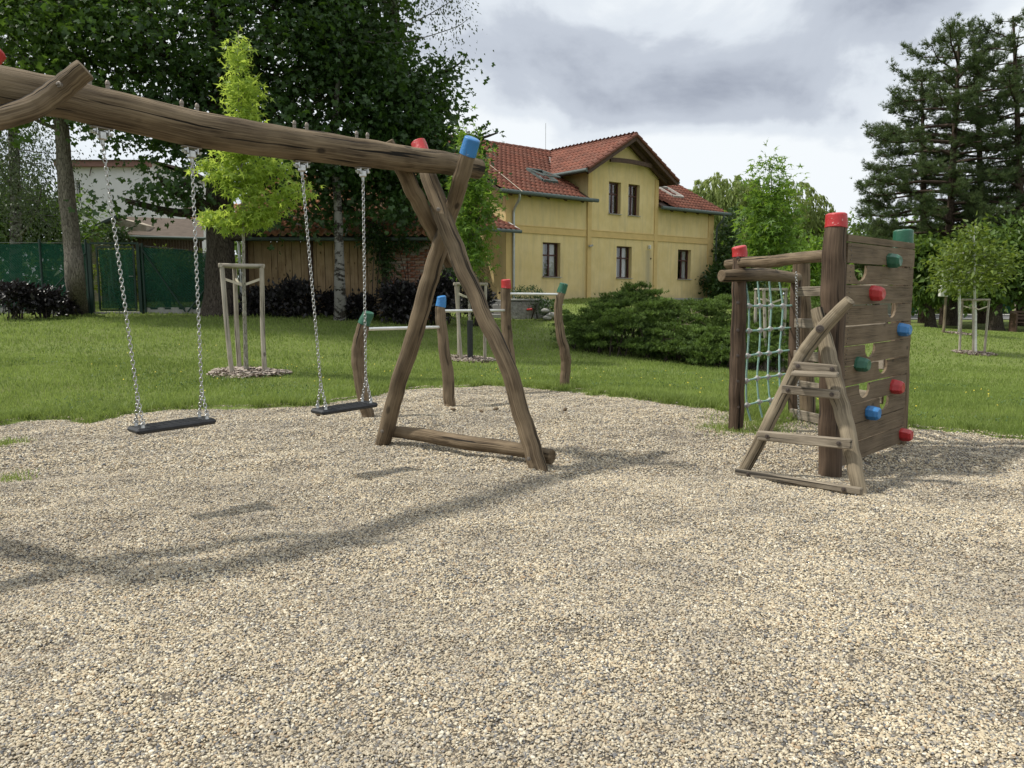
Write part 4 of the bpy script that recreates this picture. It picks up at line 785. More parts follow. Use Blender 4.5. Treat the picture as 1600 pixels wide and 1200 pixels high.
def pine(px, py, top, prof, lab, Y, seed, nb=70, lean=0, lowest=.22, tr=.30):
    rg = np.random.default_rng(seed); x = at(px, py, Y).x; b = Vector((x, Y, G(x, Y))); S = thing('pine_tree', b, lab, 'pine tree', 'tall pines on the right'); tip = at(*top, Y); H = tip.z-b.z
    TP = cr([b-Vector((0, 0, .2)), b.lerp(tip, .3)+Vector((lean*.25, 0, 0)), b.lerp(tip, .65)+Vector((lean*.3, 0, 0)), tip], 10); mb = MB(); mb.tube(TP, np.linspace(tr, .05, len(TP)), 12, True, .05); mb.build('trunk', B_PINE, S)
    br = MB(); P = []; D = []; prof = np.array(prof, float)
    for i in range(nb):
        f = lowest+(1-lowest)*(i+rg.uniform(0, 1))/nb; a = i*2.4+rg.uniform(-.4, .4); side = math.cos(a); r = np.interp(f, prof[:,0], prof[:,1] if side < 0 else prof[:,2])*rg.uniform(.72, 1.05)*(1 if abs(side) > .5 else .85)
        p0 = np.array([np.interp(b.z+f*H, TP[:,2], TP[:,k]) for k in range(3)]); d = np.array([side, math.sin(a), 0]); up = rg.uniform(-.15, .3)+.75*max(0, f-.55)
        pts = cr([p0, p0+d*r*.4+np.array([0, 0, r*up*.25]), p0+d*r*.75+np.array([0, 0, r*up*.55-.05*r]), p0+d*r+np.array([0, 0, r*up*1.0])], 5); br.tube(pts, np.linspace(max(.025, .05*r/2), .012, len(pts)), 5, False)
        nsub = max(5, int(r*6.6))
        for k in range(nsub):
            t = rg.uniform(.25, 1)**.8; j = t*(len(pts)-1); q = pts[int(j)]+(pts[min(int(j)+1, len(pts)-1)]-pts[int(j)])*(j%1); sa = rg.choice([-1, 1])*rg.uniform(.4, 1.1); sd = np.array([d[0]*math.cos(sa)-d[1]*math.sin(sa), d[0]*math.sin(sa)+d[1]*math.cos(sa), rg.uniform(-.25, .75)]); L = rg.uniform(.3, 1.0)*(1.15-t*.4)*min(1, .35+r*.25)
            e = q+sd*L; br.tube([q, (q+e)/2+np.array([0, 0, -.02]), e], [.014, .01, .006], 4, False)
            m = int(19*max(.5, L)); tt = rg.uniform(.2, 1.05, m)[:,None]; P.append(q+(e-q)*tt+rg.normal(0, .085, (m, 3))); D.append(np.repeat([sd*.8+np.array([0, 0, .5])], m, 0))
    tag(br.build('branches', B_PINE, S), kind='stuff'); P = np.vstack(P); D = np.vstack(D)
    leaves_obj('crown', [leaf_cloud(P, .25*RNG.uniform(.7, 1.25, len(P)), NEEDLE, D, spread=.45)], L_PINE, S)
pine(1478, 480, (1500, 42), [(.2, 5.5, 4.6), (.35, 5.2, 4.5), (.5, 4.4, 4.4), (.62, 5.4, 4.0), (.75, 3.6, 3.4), (.87, 3.0, 2.3), (.95, 1.6, 1.4), (1, .5, .5)], 'tall pine whose long left boughs reach out over the climbing wall', 42, 4, 74)
pine(1538, 485, (1522, 60), [(.2, 3, 3.5), (.4, 3.5, 3.5), (.6, 3.2, 3.2), (.8, 2.6, 2.8), (.95, 1.2, 1.2), (1, .4, .4)], 'slimmer pine standing between the two broad pines', 44, 8, 56, .3)
pine(1600, 485, (1583, 25), [(.2, 3.6, 5), (.4, 3.8, 5), (.6, 3.4, 4.6), (.8, 2.6, 3.4), (.93, 1.6, 1.6), (1, .5, .5)], 'tallest pine at the right edge of the picture', 41, 15, 66, .2)
pine(1445, 470, (1440, 120), [(.2, 4.2, 2.8), (.4, 4.4, 2.8), (.6, 3.2, 2.2), (.8, 2.0, 1.8), (.93, 1.2, 1.2), (1, .3, .3)], 'lower pine on the left side of the pine group', 45, 23, 56, .2)
# ================================================================== SHRUBS
def juniper(name_lab, ells, n, seed=0):
    es = []
    for a, c, Y, d, e, f in ells:
        es.append(E(a, c, Y, d*.93, e*.93, f*.93, .55))
        for i in range(16):     # flat overlapping boughs
            u = RNG.normal(size=3); u[1] = -abs(u[1]); u[2] = abs(u[2])*1.0-.3; u /= np.linalg.norm(u); q = E(a, c, Y, d, e, f); p = q[0]+u*q[1]*.93
            es.append((p, np.array([.42, .36, .10])*RNG.uniform(.8, 1.35), 1.1))
    bush('juniper_bush', name_lab, es, int(n*2.0), .088, SPRAY, L_JUN, 'spreading junipers before the house', droop=-.12, cl=44, clr=.085, stems=10, spread=.4, lo=.88, cz=.28)
juniper('broad dark green juniper in front of the middle ground-floor window', [(980, 527, 18.6, 96, 70, 1.5), (985, 486, 19.2, 52, 38, 1.0), (925, 525, 18.6, 42, 42, .9), (1045, 535, 18.0, 58, 50, 1.1), (1080, 525, 18.6, 50, 55, 1.1)], 17500)
juniper('spreading juniper behind the left post of the rope net', [(1130, 520, 17.8, 50, 58, 1.1), (1180, 515, 18.2, 60, 62, 1.2), (1240, 520, 18.8, 56, 60, 1.2), (1100, 545, 17.2, 44, 34, .8), (1160, 550, 17.0, 60, 28, .8)], 16500)
def deadwood():
    mb = MB(); S = thing('dead_branches', at(1050, 505, 16.9), 'bare grey dead branches showing on the juniper mound', 'dead branches')
    for i in range(40):
        t = random.random(); p = at(1028+t*60+random.uniform(-8, 8), 540-t*58+random.uniform(-9, 9), 17.05+t*.6); d = Vector((random.uniform(-.1, .35), random.uniform(-.3, .1), random.uniform(-.18, .14))); mb = MB(); mb.tube(cr([p, p+d*.5+Vector((0, 0, random.uniform(-.03, .03))), p+d], 3), np.linspace(.009, .003, 7), 5, False); mb.build('twig', M['grey_wood'], S)
deadwood()
def shrub(px, py, Y, rx, ry, lab, n, mat=L_DARK, size=.12, tpl=OVAL, grp='dark leafy shrubs along the shed', clr=.09): bush('shrub', lab, [E(px, py, Y, rx, ry), E(px+rx*.2, py-ry*.35, Y, rx*.6, ry*.55)], n, size, tpl, mat, grp, clr=clr, lo=.4)
shrub(455, 470, 19.8, 40, 30, 'dark shrub in front of the left boards of the shed', 2600)
shrub(400, 475, 20, 30, 24, 'dark shrub between the maple trunk and the shed', 1500)
shrub(515, 478, 20.2, 18, 22, 'small dark shrub left of the birch trunk', 900)
shrub(560, 480, 19.8, 28, 20, 'low dark shrub right of the birch trunk', 1300)
shrub(625, 470, 19.6, 36, 30, 'tall dark purple shrub in front of the brick wall', 3000)
shrub(685, 465, 20, 34, 36, 'dark shrub right of the brick wall behind the blue-capped post', 2600)
shrub(745, 470, 21, 22, 24, 'dark shrub beside the porch steps', 1300)
shrub(22, 464, 18.2, 30, 21, 'dark purple shrub at the left edge before the netting', 1500)
shrub(70, 470, 18.6, 24, 18, 'smaller dark purple shrub left of the rough trunk', 1100)
shrub(100, 480, 19.4, 12, 16, 'little dark shrub at the foot of the rough trunk', 500)
bush('climbing_ivy', 'dark green climber covering the right corner of the yellow house', [E(1136, 405, 36.9, 18, 56, .8), E(1122, 440, 36.0, 20, 30, .8), E(1146, 352, 37.5, 9, 28, .6), E(1160, 430, 35.8, 30, 40, 1.0)], 5200, .2, OVAL, L_IVY, None, 0, 'climber', clr=.15, lo=.4)
bush('climbing_ivy', 'ivy hanging down over the brick wall', [E(600, 400, 20.8, 16, 46, .25), E(640, 380, 20.8, 26, 12, .25), E(697, 420, 20.6, 14, 50, .3), E(580, 370, 20.5, 20, 20, .3)], 2400, .11, OVAL, L_IVY, None, .4, 'climber', clr=.12, lo=.2)
# ================================================================== YELLOW HOUSE
PL = NT('yellow_plaster'); _o = PL.obj(); _n = PL.noise(_o, 1.3, 5, .6); _s = PL.noise(PL.map(_o, (3.5, 3.5, .35)), 1.3, 6, .75); _f = PL.noise(_o, 90, 3, .6)
_c = PL.ramp(_n, (.3, (.61, .47, .22)), (.7, (.71, .565, .295))); _c = PL.mix(PL.ramp(_s, (.46, 0), (.76, .50)), _c, (.34, .30, .20)); _sx = PL.n('ShaderNodeSeparateXYZ', Vector=_o); _q = PL.math('POWER', PL.math('MULTIPLY', PL.math('SUBTRACT', _sx.outputs[0], 8.0), 5.0), 2); _q = PL.math('MULTIPLY', PL.math('EXPONENT', PL.math('MULTIPLY', _q, -1)), PL.math('LESS_THAN', _sx.outputs[2], 2.1)); _c = PL.mix(PL.math('MULTIPLY', _q, .5), _c, (.22, .21, .18)); _bz = PL.ramp(PL.math('ADD', _sx.outputs[2], PL.math('MULTIPLY', _n, .9)), (.25, .5), (.8, 0)); _c = PL.mix(_bz, _c, (.30, .27, .19)); PL.col(_c, .92, .1); PL.bump(_f, .004)
PLASTER = PL.m; TRIM = plain('ochre_trim', (.58, .42, .185), .9, .1, 0, .08, 3)
TI = NT('roof_tile'); _p = TI.n('ShaderNodeNewGeometry').outputs['Position']; _r = TI.attr('rnd', 'Fac'); _c = TI.ramp(_r, (0, (.14, .054, .036)), (.35, (.20, .072, .047)), (.7, (.245, .088, .056)), (1, (.205, .092, .065)))
_c = TI.mix(TI.ramp(TI.noise(_p, 1.1, 5, .7), (.45, 0), (.75, .6)), _c, (.15, .075, .055)); _c = TI.mix(TI.ramp(TI.noise(_p, 30, 4, .7), (.58, 0), (.7, .4)), _c, (.10, .07, .055)); TI.col(_c, .75, .25); TILE = TI.m
TI = NT('old_roof_tile'); _p = TI.n('ShaderNodeNewGeometry').outputs['Position']; _r = TI.attr('rnd', 'Fac'); _c = TI.ramp(_r, (0, (.28, .13, .07)), (.5, (.42, .20, .11)), (1, (.38, .26, .17))); TI.col(TI.mix(TI.ramp(TI.noise(_p, 3, 4, .7), (.5, 0), (.7, .6)), _c, (.20, .17, .10)), .85, .15); OLDTILE = TI.m
ZINC = plain('weathered_zinc', (.10, .125, .12), .7, .3, .0, .15, 5); DWOOD = plain('dark_brown_timber', (.075, .045, .032), .7, .3, 0, .3, 12); WFR = plain('window_frame_brown', (.06, .018, .014), .45, .4)
CURT = plain('curtain', (.36, .37, .36), .9, .1, 0, .05); CONC = plain('concrete', (.33, .32, .30), .95, .1, 0, .2, 12, .004); SILL = plain('sill', (.38, .36, .33), .6, .3)
GL = NT('glass'); _tr = GL.n('ShaderNodeBsdfTransparent'); _gl = GL.n('ShaderNodeBsdfGlossy', Roughness=.02); _mx = GL.n('ShaderNodeMixShader', i0=.08); GL.L.new(_tr.outputs[0], _mx.inputs[1]); GL.L.new(_gl.outputs[0], _mx.inputs[2]); GL.L.new(_mx.outputs[0], GL.out.inputs[0]); GLASS = GL.m
HANG = .6848; H0 = Vector((-.247, 29.11, 1.01)); HX = Vector((math.cos(HANG), math.sin(HANG), 0)); HY = Vector((-HX.y, HX.x, 0))
def hl(p): q = Vector(p)-H0; return Vector((q.dot(HX), q.dot(HY), q.z))
def hhit(px, py, n, d0):      # pixel -> local point on plane n.p=d0 (local)
    d = ray(px, py); dl = Vector((d.dot(HX), d.dot(HY), d.z)); o = hl((0, 0, CAMZ)); n = Vector(n); return o+dl*((d0-o.dot(n))/dl.dot(n))
def tile_plane(name, org, u, v, ul, vl, clip, mat, parent, tw=.235, th=.34):
    org = Vector(org); u = Vector(u).normalized(); v = Vector(v).normalized(); w = u.cross(v); nu = int(ul/tw); nv = int(vl/th)+1; V = []; Fq = []; R = []
    prof = [(0, .035), (.18, .070), (.36, .035), (.55, .0), (.8, .0), (1, .035)]
    for j in range(nv):
        for i in range(nu):
            uc = (i+.5)*tw; vc = (j+.5)*th
            if not clip(org+u*uc+v*vc): continue
            b = len(V); r = RNG.uniform(); jx = RNG.normal(0, .003); 
            for (a, h) in prof:
                p = org+u*(i*tw+a*tw*1.02+jx); V += [p+v*(j*th-.04)+w*(h+.034), p+v*(j*th+th)+w*(h+.004), p+v*(j*th-.04)+w*(h+.016)]
                R += [r]*3
            for k in range(5): Fq += [(b+3*k, b+3*k+3, b+3*k+4, b+3*k+1), (b+3*k+2, b+3*k+5, b+3*k+3, b+3*k)]
    return tag(link(npmesh(name, np.array([tuple(p) for p in V]), np.array(Fq), mat, {'rnd': R}), name, parent), kind='stuff')
def wall_panel(mb, x0, x1, z0, z1, holes, y=0, dep=.24):
    xs = sorted({x0, x1}|{h[0] for h in holes}|{h[1] for h in holes}); zs = sorted({z0, z1}|{min(z1, h[2]) for h in holes}|{min(z1, h[3]) for h in holes})
    for a, b in zip(xs, xs[1:]):
        for c, d in zip(zs, zs[1:]):
            m = ((a+b)/2, (c+d)/2)
            if any(h[0] < m[0] < h[1] and h[2] < m[1] < h[3] for h in holes): continue
            mb.add([(a, y, c), (b, y, c), (b, y, d), (a, y, d)], [(0, 1, 2, 3)])
    for a, b, c, d in holes:
        mb.add([(a, y, c), (a, y+dep, c), (a, y+dep, d), (a, y, d)], [(0, 1, 2, 3)]); mb.add([(b, y, c), (b, y, d), (b, y+dep, d), (b, y+dep, c)], [(0, 1, 2, 3)])
        mb.add([(a, y, d), (a, y+dep, d), (b, y+dep, d), (b, y, d)], [(0, 1, 2, 3)]); mb.add([(a, y, c), (b, y, c), (b, y+dep, c), (a, y+dep, c)], [(0, 1, 2, 3)])
def window(parent, a, b, c, d, y, up=False):
    mb = MB(); f = .065; cx = (a+b)/2; cz = c+(d-c)*.64; yy = y+.20
    for p, s in (((cx, yy, c+f/2), (b-a, .06, f)), ((cx, yy, d-f/2), (b-a, .06, f)), ((a+f/2, yy, (c+d)/2), (f, .06, d-c-2*f)), ((b-f/2, yy, (c+d)/2), (f, .06, d-c-2*f)), ((cx, yy, (c+d)/2), (.07, .056, d-c-2*f)), ((cx, yy-.004, cz), (b-a-2*f, .054, .06))): mb.box(p, s)
    W_ = mb.build('window', WFR, parent, True)
    for s in (-1, 1):
        for z0, z1 in ((c+f, cz-.03), (cz+.03, d-f)):
            mb = MB(); x0, x1 = (a+f, cx-.035) if s < 0 else (cx+.035, b-f); mb.box(((x0+x1)/2, yy+.002, (z0+z1)/2), (x1-x0, .008, z1-z0)); mb.build('pane', GLASS, W_, True)
    for s in ((-1, 1) if not up else ()):
        x0, x1 = (a+.07, a+(b-a)*.36) if s < 0 else (b-(b-a)*.42, b-.07); n = 22; V = []
        for i in range(n): x = x0+(x1-x0)*i/(n-1); q = yy+.09+.018*math.sin(i*1.5); V += [(x, q, c+.05), (x, q, d-.05)]
        mb = MB(); mb.add(V, [(2*i, 2*i+2, 2*i+3, 2*i+1) for i in range(n-1)], smooth=True); mb.build('curtain', CURT, W_, True)
    mb = MB(); mb.box((cx, y+.07, c+.012), (b-a+.06, .30, .024), None, .004); mb.build('sill', SILL, W_, True)
def yellow_house():
    S = thing('house', H0, 'yellow plastered house with red tile roof and central gable', 'house', rz=HANG); cx = 6.39; L_ = 12.66; D_ = 9.0
    EZ = 3.97; SL = .549; hm = lambda y: EZ+SL*(y+.42); hg = lambda x: 6.70-.592*abs(x-cx)
    gw = [(1.86, 2.80, .85, 2.21), (5.98, 6.93, .85, 2.21), (10.10, 11.04, .85, 2.21)]; uw = [(5.46, 6.18, 3.50, 4.83), (6.65, 7.36, 3.50, 4.83)]
    mb = MB(); wall_panel(mb, 0, 4.22, -.7, 4.1, [gw[0]]); wall_panel(mb, 8.56, L_, -.7, 4.1, [gw[2]]); wall_panel(mb, 4.22, 8.56, -.7, 5.22, [gw[1]]+uw, -.05)
    mb.add([(4.22, -.05, 5.22), (8.56, -.05, 5.22), (cx, -.05, 5.22+2.17*.592)], [(0, 1, 2)])
    for x, s in ((4.22, 1), (8.56, -1)): q = [(x, -.05, -.7), (x, -.05, 5.22), (x, 3.2, 5.22), (x, 3.2, -.7)]; mb.add(q, [(0, 1, 2, 3) if s < 0 else (3, 2, 1, 0)])
    for x, f in ((0, 0), (L_, 1)): q = [(x, 0, -.7), (x, D_, -.7), (x, D_, 4.1), (x, D_/2, 4.1+SL*4.5), (x, 0, 4.1)]; mb.add(q, [(0, 1, 2, 3, 4) if f else (4, 3, 2, 1, 0)])
    mb.add([(0, D_, -.7), (L_, D_, -.7), (L_, D_, 4.1), (0, D_, 4.1)], [(3, 2, 1, 0)]); mb.build('wall', PLASTER, S, True)
    for i, h in enumerate(gw): window(S, *h, -.05 if i == 1 else 0)
    for h in uw: window(S, *h, -.05, True)
    # raised bands and corner strips
    for x, w, z0, z1, y in ((.22, .44, -.1, 3.9, -.02), (4.33, .22, -.1, 5.15, -.07), (8.45, .22, -.1, 5.15, -.07), (L_-.2, .4, -.1, 3.9, -.02)): mb = MB(); mb.box((x, y+.0, (z0+z1)/2), (w, .04, z1-z0)); mb.build('corner_strip', TRIM, S, True)
    for x0, x1, y in ((.44, 4.215, -.013), (4.44, 8.34, -.063), (8.565, L_-.4, -.013)):
        mb = MB(); mb.box(((x0+x1)/2, y, 2.66), (x1-x0, .028, .22)); mb.build('belt_band', TRIM, S, True)
        mb = MB(); mb.box(((x0+x1)/2, y-.008, 2.785), (x1-x0, .044, .03)); mb.box(((x0+x1)/2, y-.008, 2.535), (x1-x0, .044, .03)); tag(mb.build('belt_moulding', TRIM, S, True), kind='stuff')
    mb = MB(); mb.box((L_/2, -.03, -.33), (L_+.04, .12, .66)); mb.build('plinth', CONC, S, True)
    # roofs: deck boards under tiles
    rd = MB(); t = .10
    def deck(P): 
        n = len(P); N_ = (Vector(P[1])-Vector(P[0])).cross(Vector(P[2])-Vector(P[0])).normalized()
        if N_.z < 0: P = P[::-1]; N_ = -N_
        rd.add([Vector(p) for p in P]+[Vector(p)-N_*t for p in P], [tuple(range(n)), tuple(range(2*n-1, n-1, -1))]+[((k+1)%n, k, n+k, n+(k+1)%n) for k in range(n)])
    ry = 4.5; rz = hm(ry); yv = lambda x: (hg(x)-EZ)/SL-.42
    xl = cx-2.2; xr = cx+2.2; e = -.03
    deck([(-.55, -.42, EZ+e), (xl, -.42, EZ+e), (xl, yv(xl), hg(xl)+e), (cx, ry, rz+e), (-.55, ry, rz+e)]); deck([(xr, -.42, EZ+e), (L_+.55, -.42, EZ+e), (L_+.55, ry, rz+e), (cx, ry, rz+e), (xr, yv(xr), hg(xr)+e)])
    deck([(L_+.55, D_+.42, EZ+e), (-.55, D_+.42, EZ+e), (-.55, ry, rz+e), (L_+.55, ry, rz+e)])
    gx = 2.74; deck([(cx-gx, -.62, hg(cx-gx)+e), (cx, -.62, hg(cx)+e), (cx, ry, hg(cx)+e), (cx-gx, yv(cx-gx), hg(cx-gx)+e)][::-1]); deck([(cx+gx, -.62, hg(cx+gx)+e), (cx, -.62, hg(cx)+e), (cx, ry, hg(cx)+e), (cx+gx, yv(cx+gx), hg(cx+gx)+e)])
    rf = rd.build('roof', DWOOD, S, True)
    tile_plane('roof_tiles', (-.55, -.46, EZ), (1, 0, 0), (0, 1, SL), L_+1.1, math.hypot(4.96, 4.96*SL), lambda p: (abs(p.x-cx) > 2.3 and hm(p.y) > hg(p.x)-9) and (abs(p.x-cx) > gx or hm(p.y) > hg(p.x)-.9) or hm(p.y) > hg(p.x)+.03, TILE, rf)
    tile_plane('roof_tiles', (-.55, D_+.46, EZ), (-1, 0, 0), (0, -1, SL), -.001, 1, lambda p: False, TILE, rf) if False else None
    k = math.hypot(gx, gx*.592)
    tile_plane('roof_tiles', (cx-gx-.03, ry+.4, hg(cx-gx-.03)), (0, -1, 0), (1, 0, .592), ry+1.05, k, lambda p: hg(p.x) > hm(p.y)-.02, TILE, rf)
    tile_plane('roof_tiles', (cx+gx+.03, -.65, hg(cx+gx+.03)), (0, 1, 0), (-1, 0, .592), ry+1.05, k, lambda p: hg(p.x) > hm(p.y)-.02, TILE, rf)
    rt = MB()
    def ridge(a, b):
        a = Vector(a); b = Vector(b); n = int((b-a).length/.38)
        for i in range(n): p = a.lerp(b, i/n); q = a.lerp(b, (i+1.12)/n); rt.tube([p, q], [.12, .10], 10, True)
    ridge((-.58, ry, rz+.02), (L_+.58, ry, rz+.02)); ridge((cx, -.68, 6.72), (cx, ry, 6.72)); o = rt.build('ridge_tiles', TILE, rf, True); o['kind'] = 'stuff'
    # verge tiles and barge boards on the gable
    for s in (-1, 1):
        a = Vector((cx+s*(gx+.02), -.64, hg(cx+gx)-.10)); b = Vector((cx, -.64, 6.68-.08)); mb = MB(); mb.bar(a, b, .05, .20); mb.build('barge_board', DWOOD, S, True)
        a2 = Vector((cx+s*(gx-.3), -.28, hg(cx+gx-.3)-.22)); mb = MB(); mb.bar(a2, (cx, -.28, 6.46), .10, .16); mb.build('rafter', DWOOD, S, True)
        mb = MB(); n = 9
        for i in range(n): p = Vector((cx+s*(gx+.03), -.68, hg(cx+gx)+.0)).lerp(Vector((cx, -.68, 6.71)), i/n); q = Vector((cx+s*(gx+.03), -.68, hg(cx+gx)+.0)).lerp(Vector((cx, -.68, 6.71)), (i+1.08)/n); mb.tube([p+Vector((0, 0, .03)), q+Vector((0, 0, .0))], [.075, .065], 8)
        o = mb.build('verge_tiles', TILE, rf, True); o['kind'] = 'stuff'
    n = 13; P = [(cx-1.25+2.5*i/(n-1), -.40, 5.62+.05*math.sin(math.pi*i/(n-1))) for i in range(n)]; mb = MB(); [mb.bar(P[i], P[i+1], .09, .17) for i in range(n-1)]; mb.build('collar_beam', DWOOD, S, True)
    for s in (-1, 1):      # valley flashing
        p = Vector((cx, ry-.02, rz+.05)); q = Vector((cx+s*gx, yv(cx+gx), hg(cx+gx)+.05)); mb = MB(); mb.bar(p, q, .26, .02, (0, -.4, 1)); mb.build('valley_flashing', SILL, rf, True)
    # gutters and downpipes
    def gutter(a, b): mb = MB(); mb.tube([a, b], [.075, .075], 12); mb.build('gutter', ZINC, S, True)
    gutter((-.62, -.52, EZ-.04), (4.35, -.52, EZ-.05)); gutter((8.3, -.52, EZ-.05), (L_+.62, -.52, EZ-.04)); gutter((cx-gx-.08, -.66, hg(cx+gx)-.04), (cx-gx-.08, 1.6, hg(cx+gx)-.04)); gutter((cx+gx+.08, -.66, hg(cx+gx)-.04), (cx+gx+.08, 1.6, hg(cx+gx)-.04))
    for x, s in ((.30, 0), (L_+.12, 1)):
        mb = MB(); mb.tube(cr([(x-.05, -.52, EZ-.08), (x, -.46, EZ-.28), (x+.02, -.14, EZ-.62), (x+.02, -.10, EZ-1.0), (x+.02, -.10, 1.6), (x+.02, -.10, -.3)], 5), .048, 10); mb.build('downpipe', ZINC if s else plain('downpipe_metal', (.45, .47, .46), .4, .4, .5), S, True)
    for x in np.arange(0, L_+.1, .92):
        if 4.2 < x < 8.6: continue
        mb = MB(); mb.bar((x, -.38, EZ-.11), (x, .05, EZ+.13), .10, .13); mb.build('rafter_end', DWOOD, S, True)
    # skylights, conductor wire, lamp and camera
    nrm = Vector((0, -SL, 1)).normalized(); d0 = Vector((0, -.42, EZ)).dot(nrm)+.05; vv = Vector((0, 1, SL)).normalized(); uu = Vector((1, 0, 0)); Mx = Matrix((uu, vv, nrm)).transposed()
    for k, (px, py, w, h) in enumerate(((846, 277, .78, 1.15), (1046, 302, .75, 1.1))):
        c = hhit(px, py, nrm, d0); mb = MB()
        for q, s in ((Vector((0, h/2, .05)), (w, .08, .14)), (Vector((0, -h/2, .05)), (w, .08, .14)), (Vector((-w/2, 0, .05)), (.08, h-.08, .14)), (Vector((w/2, 0, .05)), (.08, h-.08, .14))): mb.box(c+Mx@q, s, Mx)
        f = mb.build('skylight', ZINC if k == 0 else SILL, S, True); mb = MB(); mb.box(c+Mx@Vector((0, 0, .02)), (w-.08, h-.08, .02), Mx); mb.build('pane', plain('dark_pane', (.02, .022, .026), .08, .6), f, True)
        if k == 0:
            R_ = Matrix.Rotation(math.radians(-9), 3, 'X'); mb = MB(); Mo = Mx@R_
            for q, s in ((Vector((0, h/2, 0)), (w, .07, .05)), (Vector((0, -h/2, 0)), (w, .07, .05)), (Vector((-w/2, 0, 0)), (.07, h-.07, .05)), (Vector((w/2, 0, 0)), (.07, h-.07, .05))): mb.box(c+Mx@Vector((0, -.05, .2))+Mo@q, s, Mo)
            mb.build('open_sash', ZINC, f, True)
    mb = MB(); a = hhit(766, 258, nrm, d0+.05); b = hhit(816, 299, nrm, d0+.05); mb.tube([a, b], .012, 6); mb.build('conductor_wire', M['strap'], S, True)
    mb = MB(); mb.tube([(cx-.4, ry, rz+.1), (cx-.4, ry, rz+1.3)], .012, 6); mb.build('lightning_rod', M['steel'], S, True)
    c = hhit(1015, 386, (0, 1, 0), -.12); mb = MB(); mb.box(c, (.10, .12, .17), None, .02); mb.box(c+Vector((0, .05, -.02)), (.05, .1, .05)); mb.build('wall_lamp', B_LIME, S, True)
    c = hhit(923, 384, (0, 1, 0), -.18); mb = MB(); mb.bar(c+Vector((-.12, -.02, -.02)), c+Vector((.12, 0, .02)), .07, .07, bev=.01); mb.build('security_camera', CONC, S, True)
    c = hhit(1017, 404, (0, 1, 0), -.07); mb = MB(); mb.box(c, (.05, .04, .07), None, .01); mb.build('wall_sensor', DWOOD, S, True)
    # porch on the left side
    pz = 2.52; ps = .50; mb = MB(); t = .08; mb.add([(-3.4, -.6, pz), (.14, -.6, pz), (.14, -.02, pz+.29), (-.01, -.02, pz+.29), (-.01, 1.9, pz+1.25), (-3.4, 1.9, pz+1.25)]+[(-3.4, -.6, pz-t), (.14, -.6, pz-t), (.14, -.02, pz+.29-t), (-.01, -.02, pz+.29-t), (-.01, 1.9, pz+1.25-t), (-3.4, 1.9, pz+1.25-t)], [(0, 1, 2, 3, 4, 5), (11, 10, 9, 8, 7, 6)]+[((k+1)%6, k, 6+k, 6+(k+1)%6) for k in range(6)])
    pr = mb.build('porch_roof', DWOOD, S, True); tile_plane('roof_tiles', (-3.4, -.64, pz+.01), (1, 0, 0), (0, 1, ps), 3.55, 2.9, lambda p: p.x < -.02 or p.y < .02, TILE, pr)
    mb = MB(); mb.tube([(-3.45, -.68, pz-.03), (.2, -.68, pz-.03)], [.065]*2, 10); mb.build('gutter', ZINC, S, True)
    mb = MB(); mb.bar((.16, -.62, pz+.05), (-.03, 1.9, pz+1.30), .06, .05); mb.build('verge_trim', B_LIME, S, True)
    mb = MB(); mb.box((-1.7, 1.75, 1.1), (3.4, .1, 3.4)); mb.build('porch_wall', PLASTER, S, True)
    mb = MB(); mb.box((-.55, 1.1, 1.0), (.12, .12, 3.0)); mb.box((-3.2, -.35, 1.0), (.2, .2, 3.0)); tag(mb.build('porch_posts', TRIM, S, True), kind='stuff')
    mb = MB(); mb.box((-1.35, 1.68, .95), (1.0, .06, 2.0), None, .01); dr = mb.build('door', plain('grey_door', (.17, .18, .20), .5, .4), S, True); mb = MB(); mb.tube([(-.98, 1.62, .9), (-.98, 1.62, 1.05)], .015, 6); mb.build('handle', M['steel'], dr, True)
    mb = MB(); mb.box((-1.7, .6, -.35), (3.4, 2.3, .7)); mb.build('porch_floor', CONC, S, True)
yellow_house()
def steps():
    S = thing('porch_steps', (-.6, 25.3, G(-.6, 25.3)), 'grey concrete steps leading up to the house porch', 'steps')
    for i in range(4): mb = MB(); mb.box((-.72, 25.35+i*.3, .42+.075+i*.15-.3), (1.1, .32, .15+.6), None, .01); mb.build('step', CONC, S)
steps()
mb = MB(); mb.box((-.9, 27.95, .35), (2.6, 3.1, 1.24), None, .01); tag(mb.build('terrace', CONC, loc=(-.9, 27.95, .4)), 'raised concrete terrace between the steps and the house porch', kind='structure')
def planter():
    S = thing('planter_wall', (.6, 25.1, G(.6, 25.1)), 'rough whitewashed planter wall below the yellow house beside the steps', 'planter'); t = NT('rough_whitewash'); n = t.noise(t.obj(), 9, 6, .7); t.col(t.ramp(n, (.35, (.20, .19, .17)), (.62, (.42, .40, .37))), .95, .1); t.bump(n, .05)
    mb = MB(); mb.box((.52, 25.25, .68), (1.42, .5, .66), None, .05); mb.build('wall', t.m, S); mb = MB(); mb.box((.42, 25.25, 1.04), (1.30, .56, .07), None, .02); mb.build('coping', CONC, S)
    mb = MB(); p = at(827, 484, 24.9); mb.tube([p+Vector((-.06, .1, 0)), p+Vector((0, -.06, .01)), p+Vector((.09, -.1, .02))], [.035, .035, .045], 8); mb.build('tap', M['red'], S)
planter()
bush('boxwood', 'low green bush growing on top of the planter wall', [E(825, 460, 25.2, 27, 12, .22), E(838, 470, 25.0, 12, 16, .2, .6)], 2200, .055, OVAL, L_IVY, None, -.3, 'bush', clr=.06)
bush('leafy_plant', 'small leafy plant among stones right of the planter wall', [E(860, 482, 24.6, 16, 14)], 500, .09, OVAL, L_IVY, None, -.3, 'plant', clr=.07)
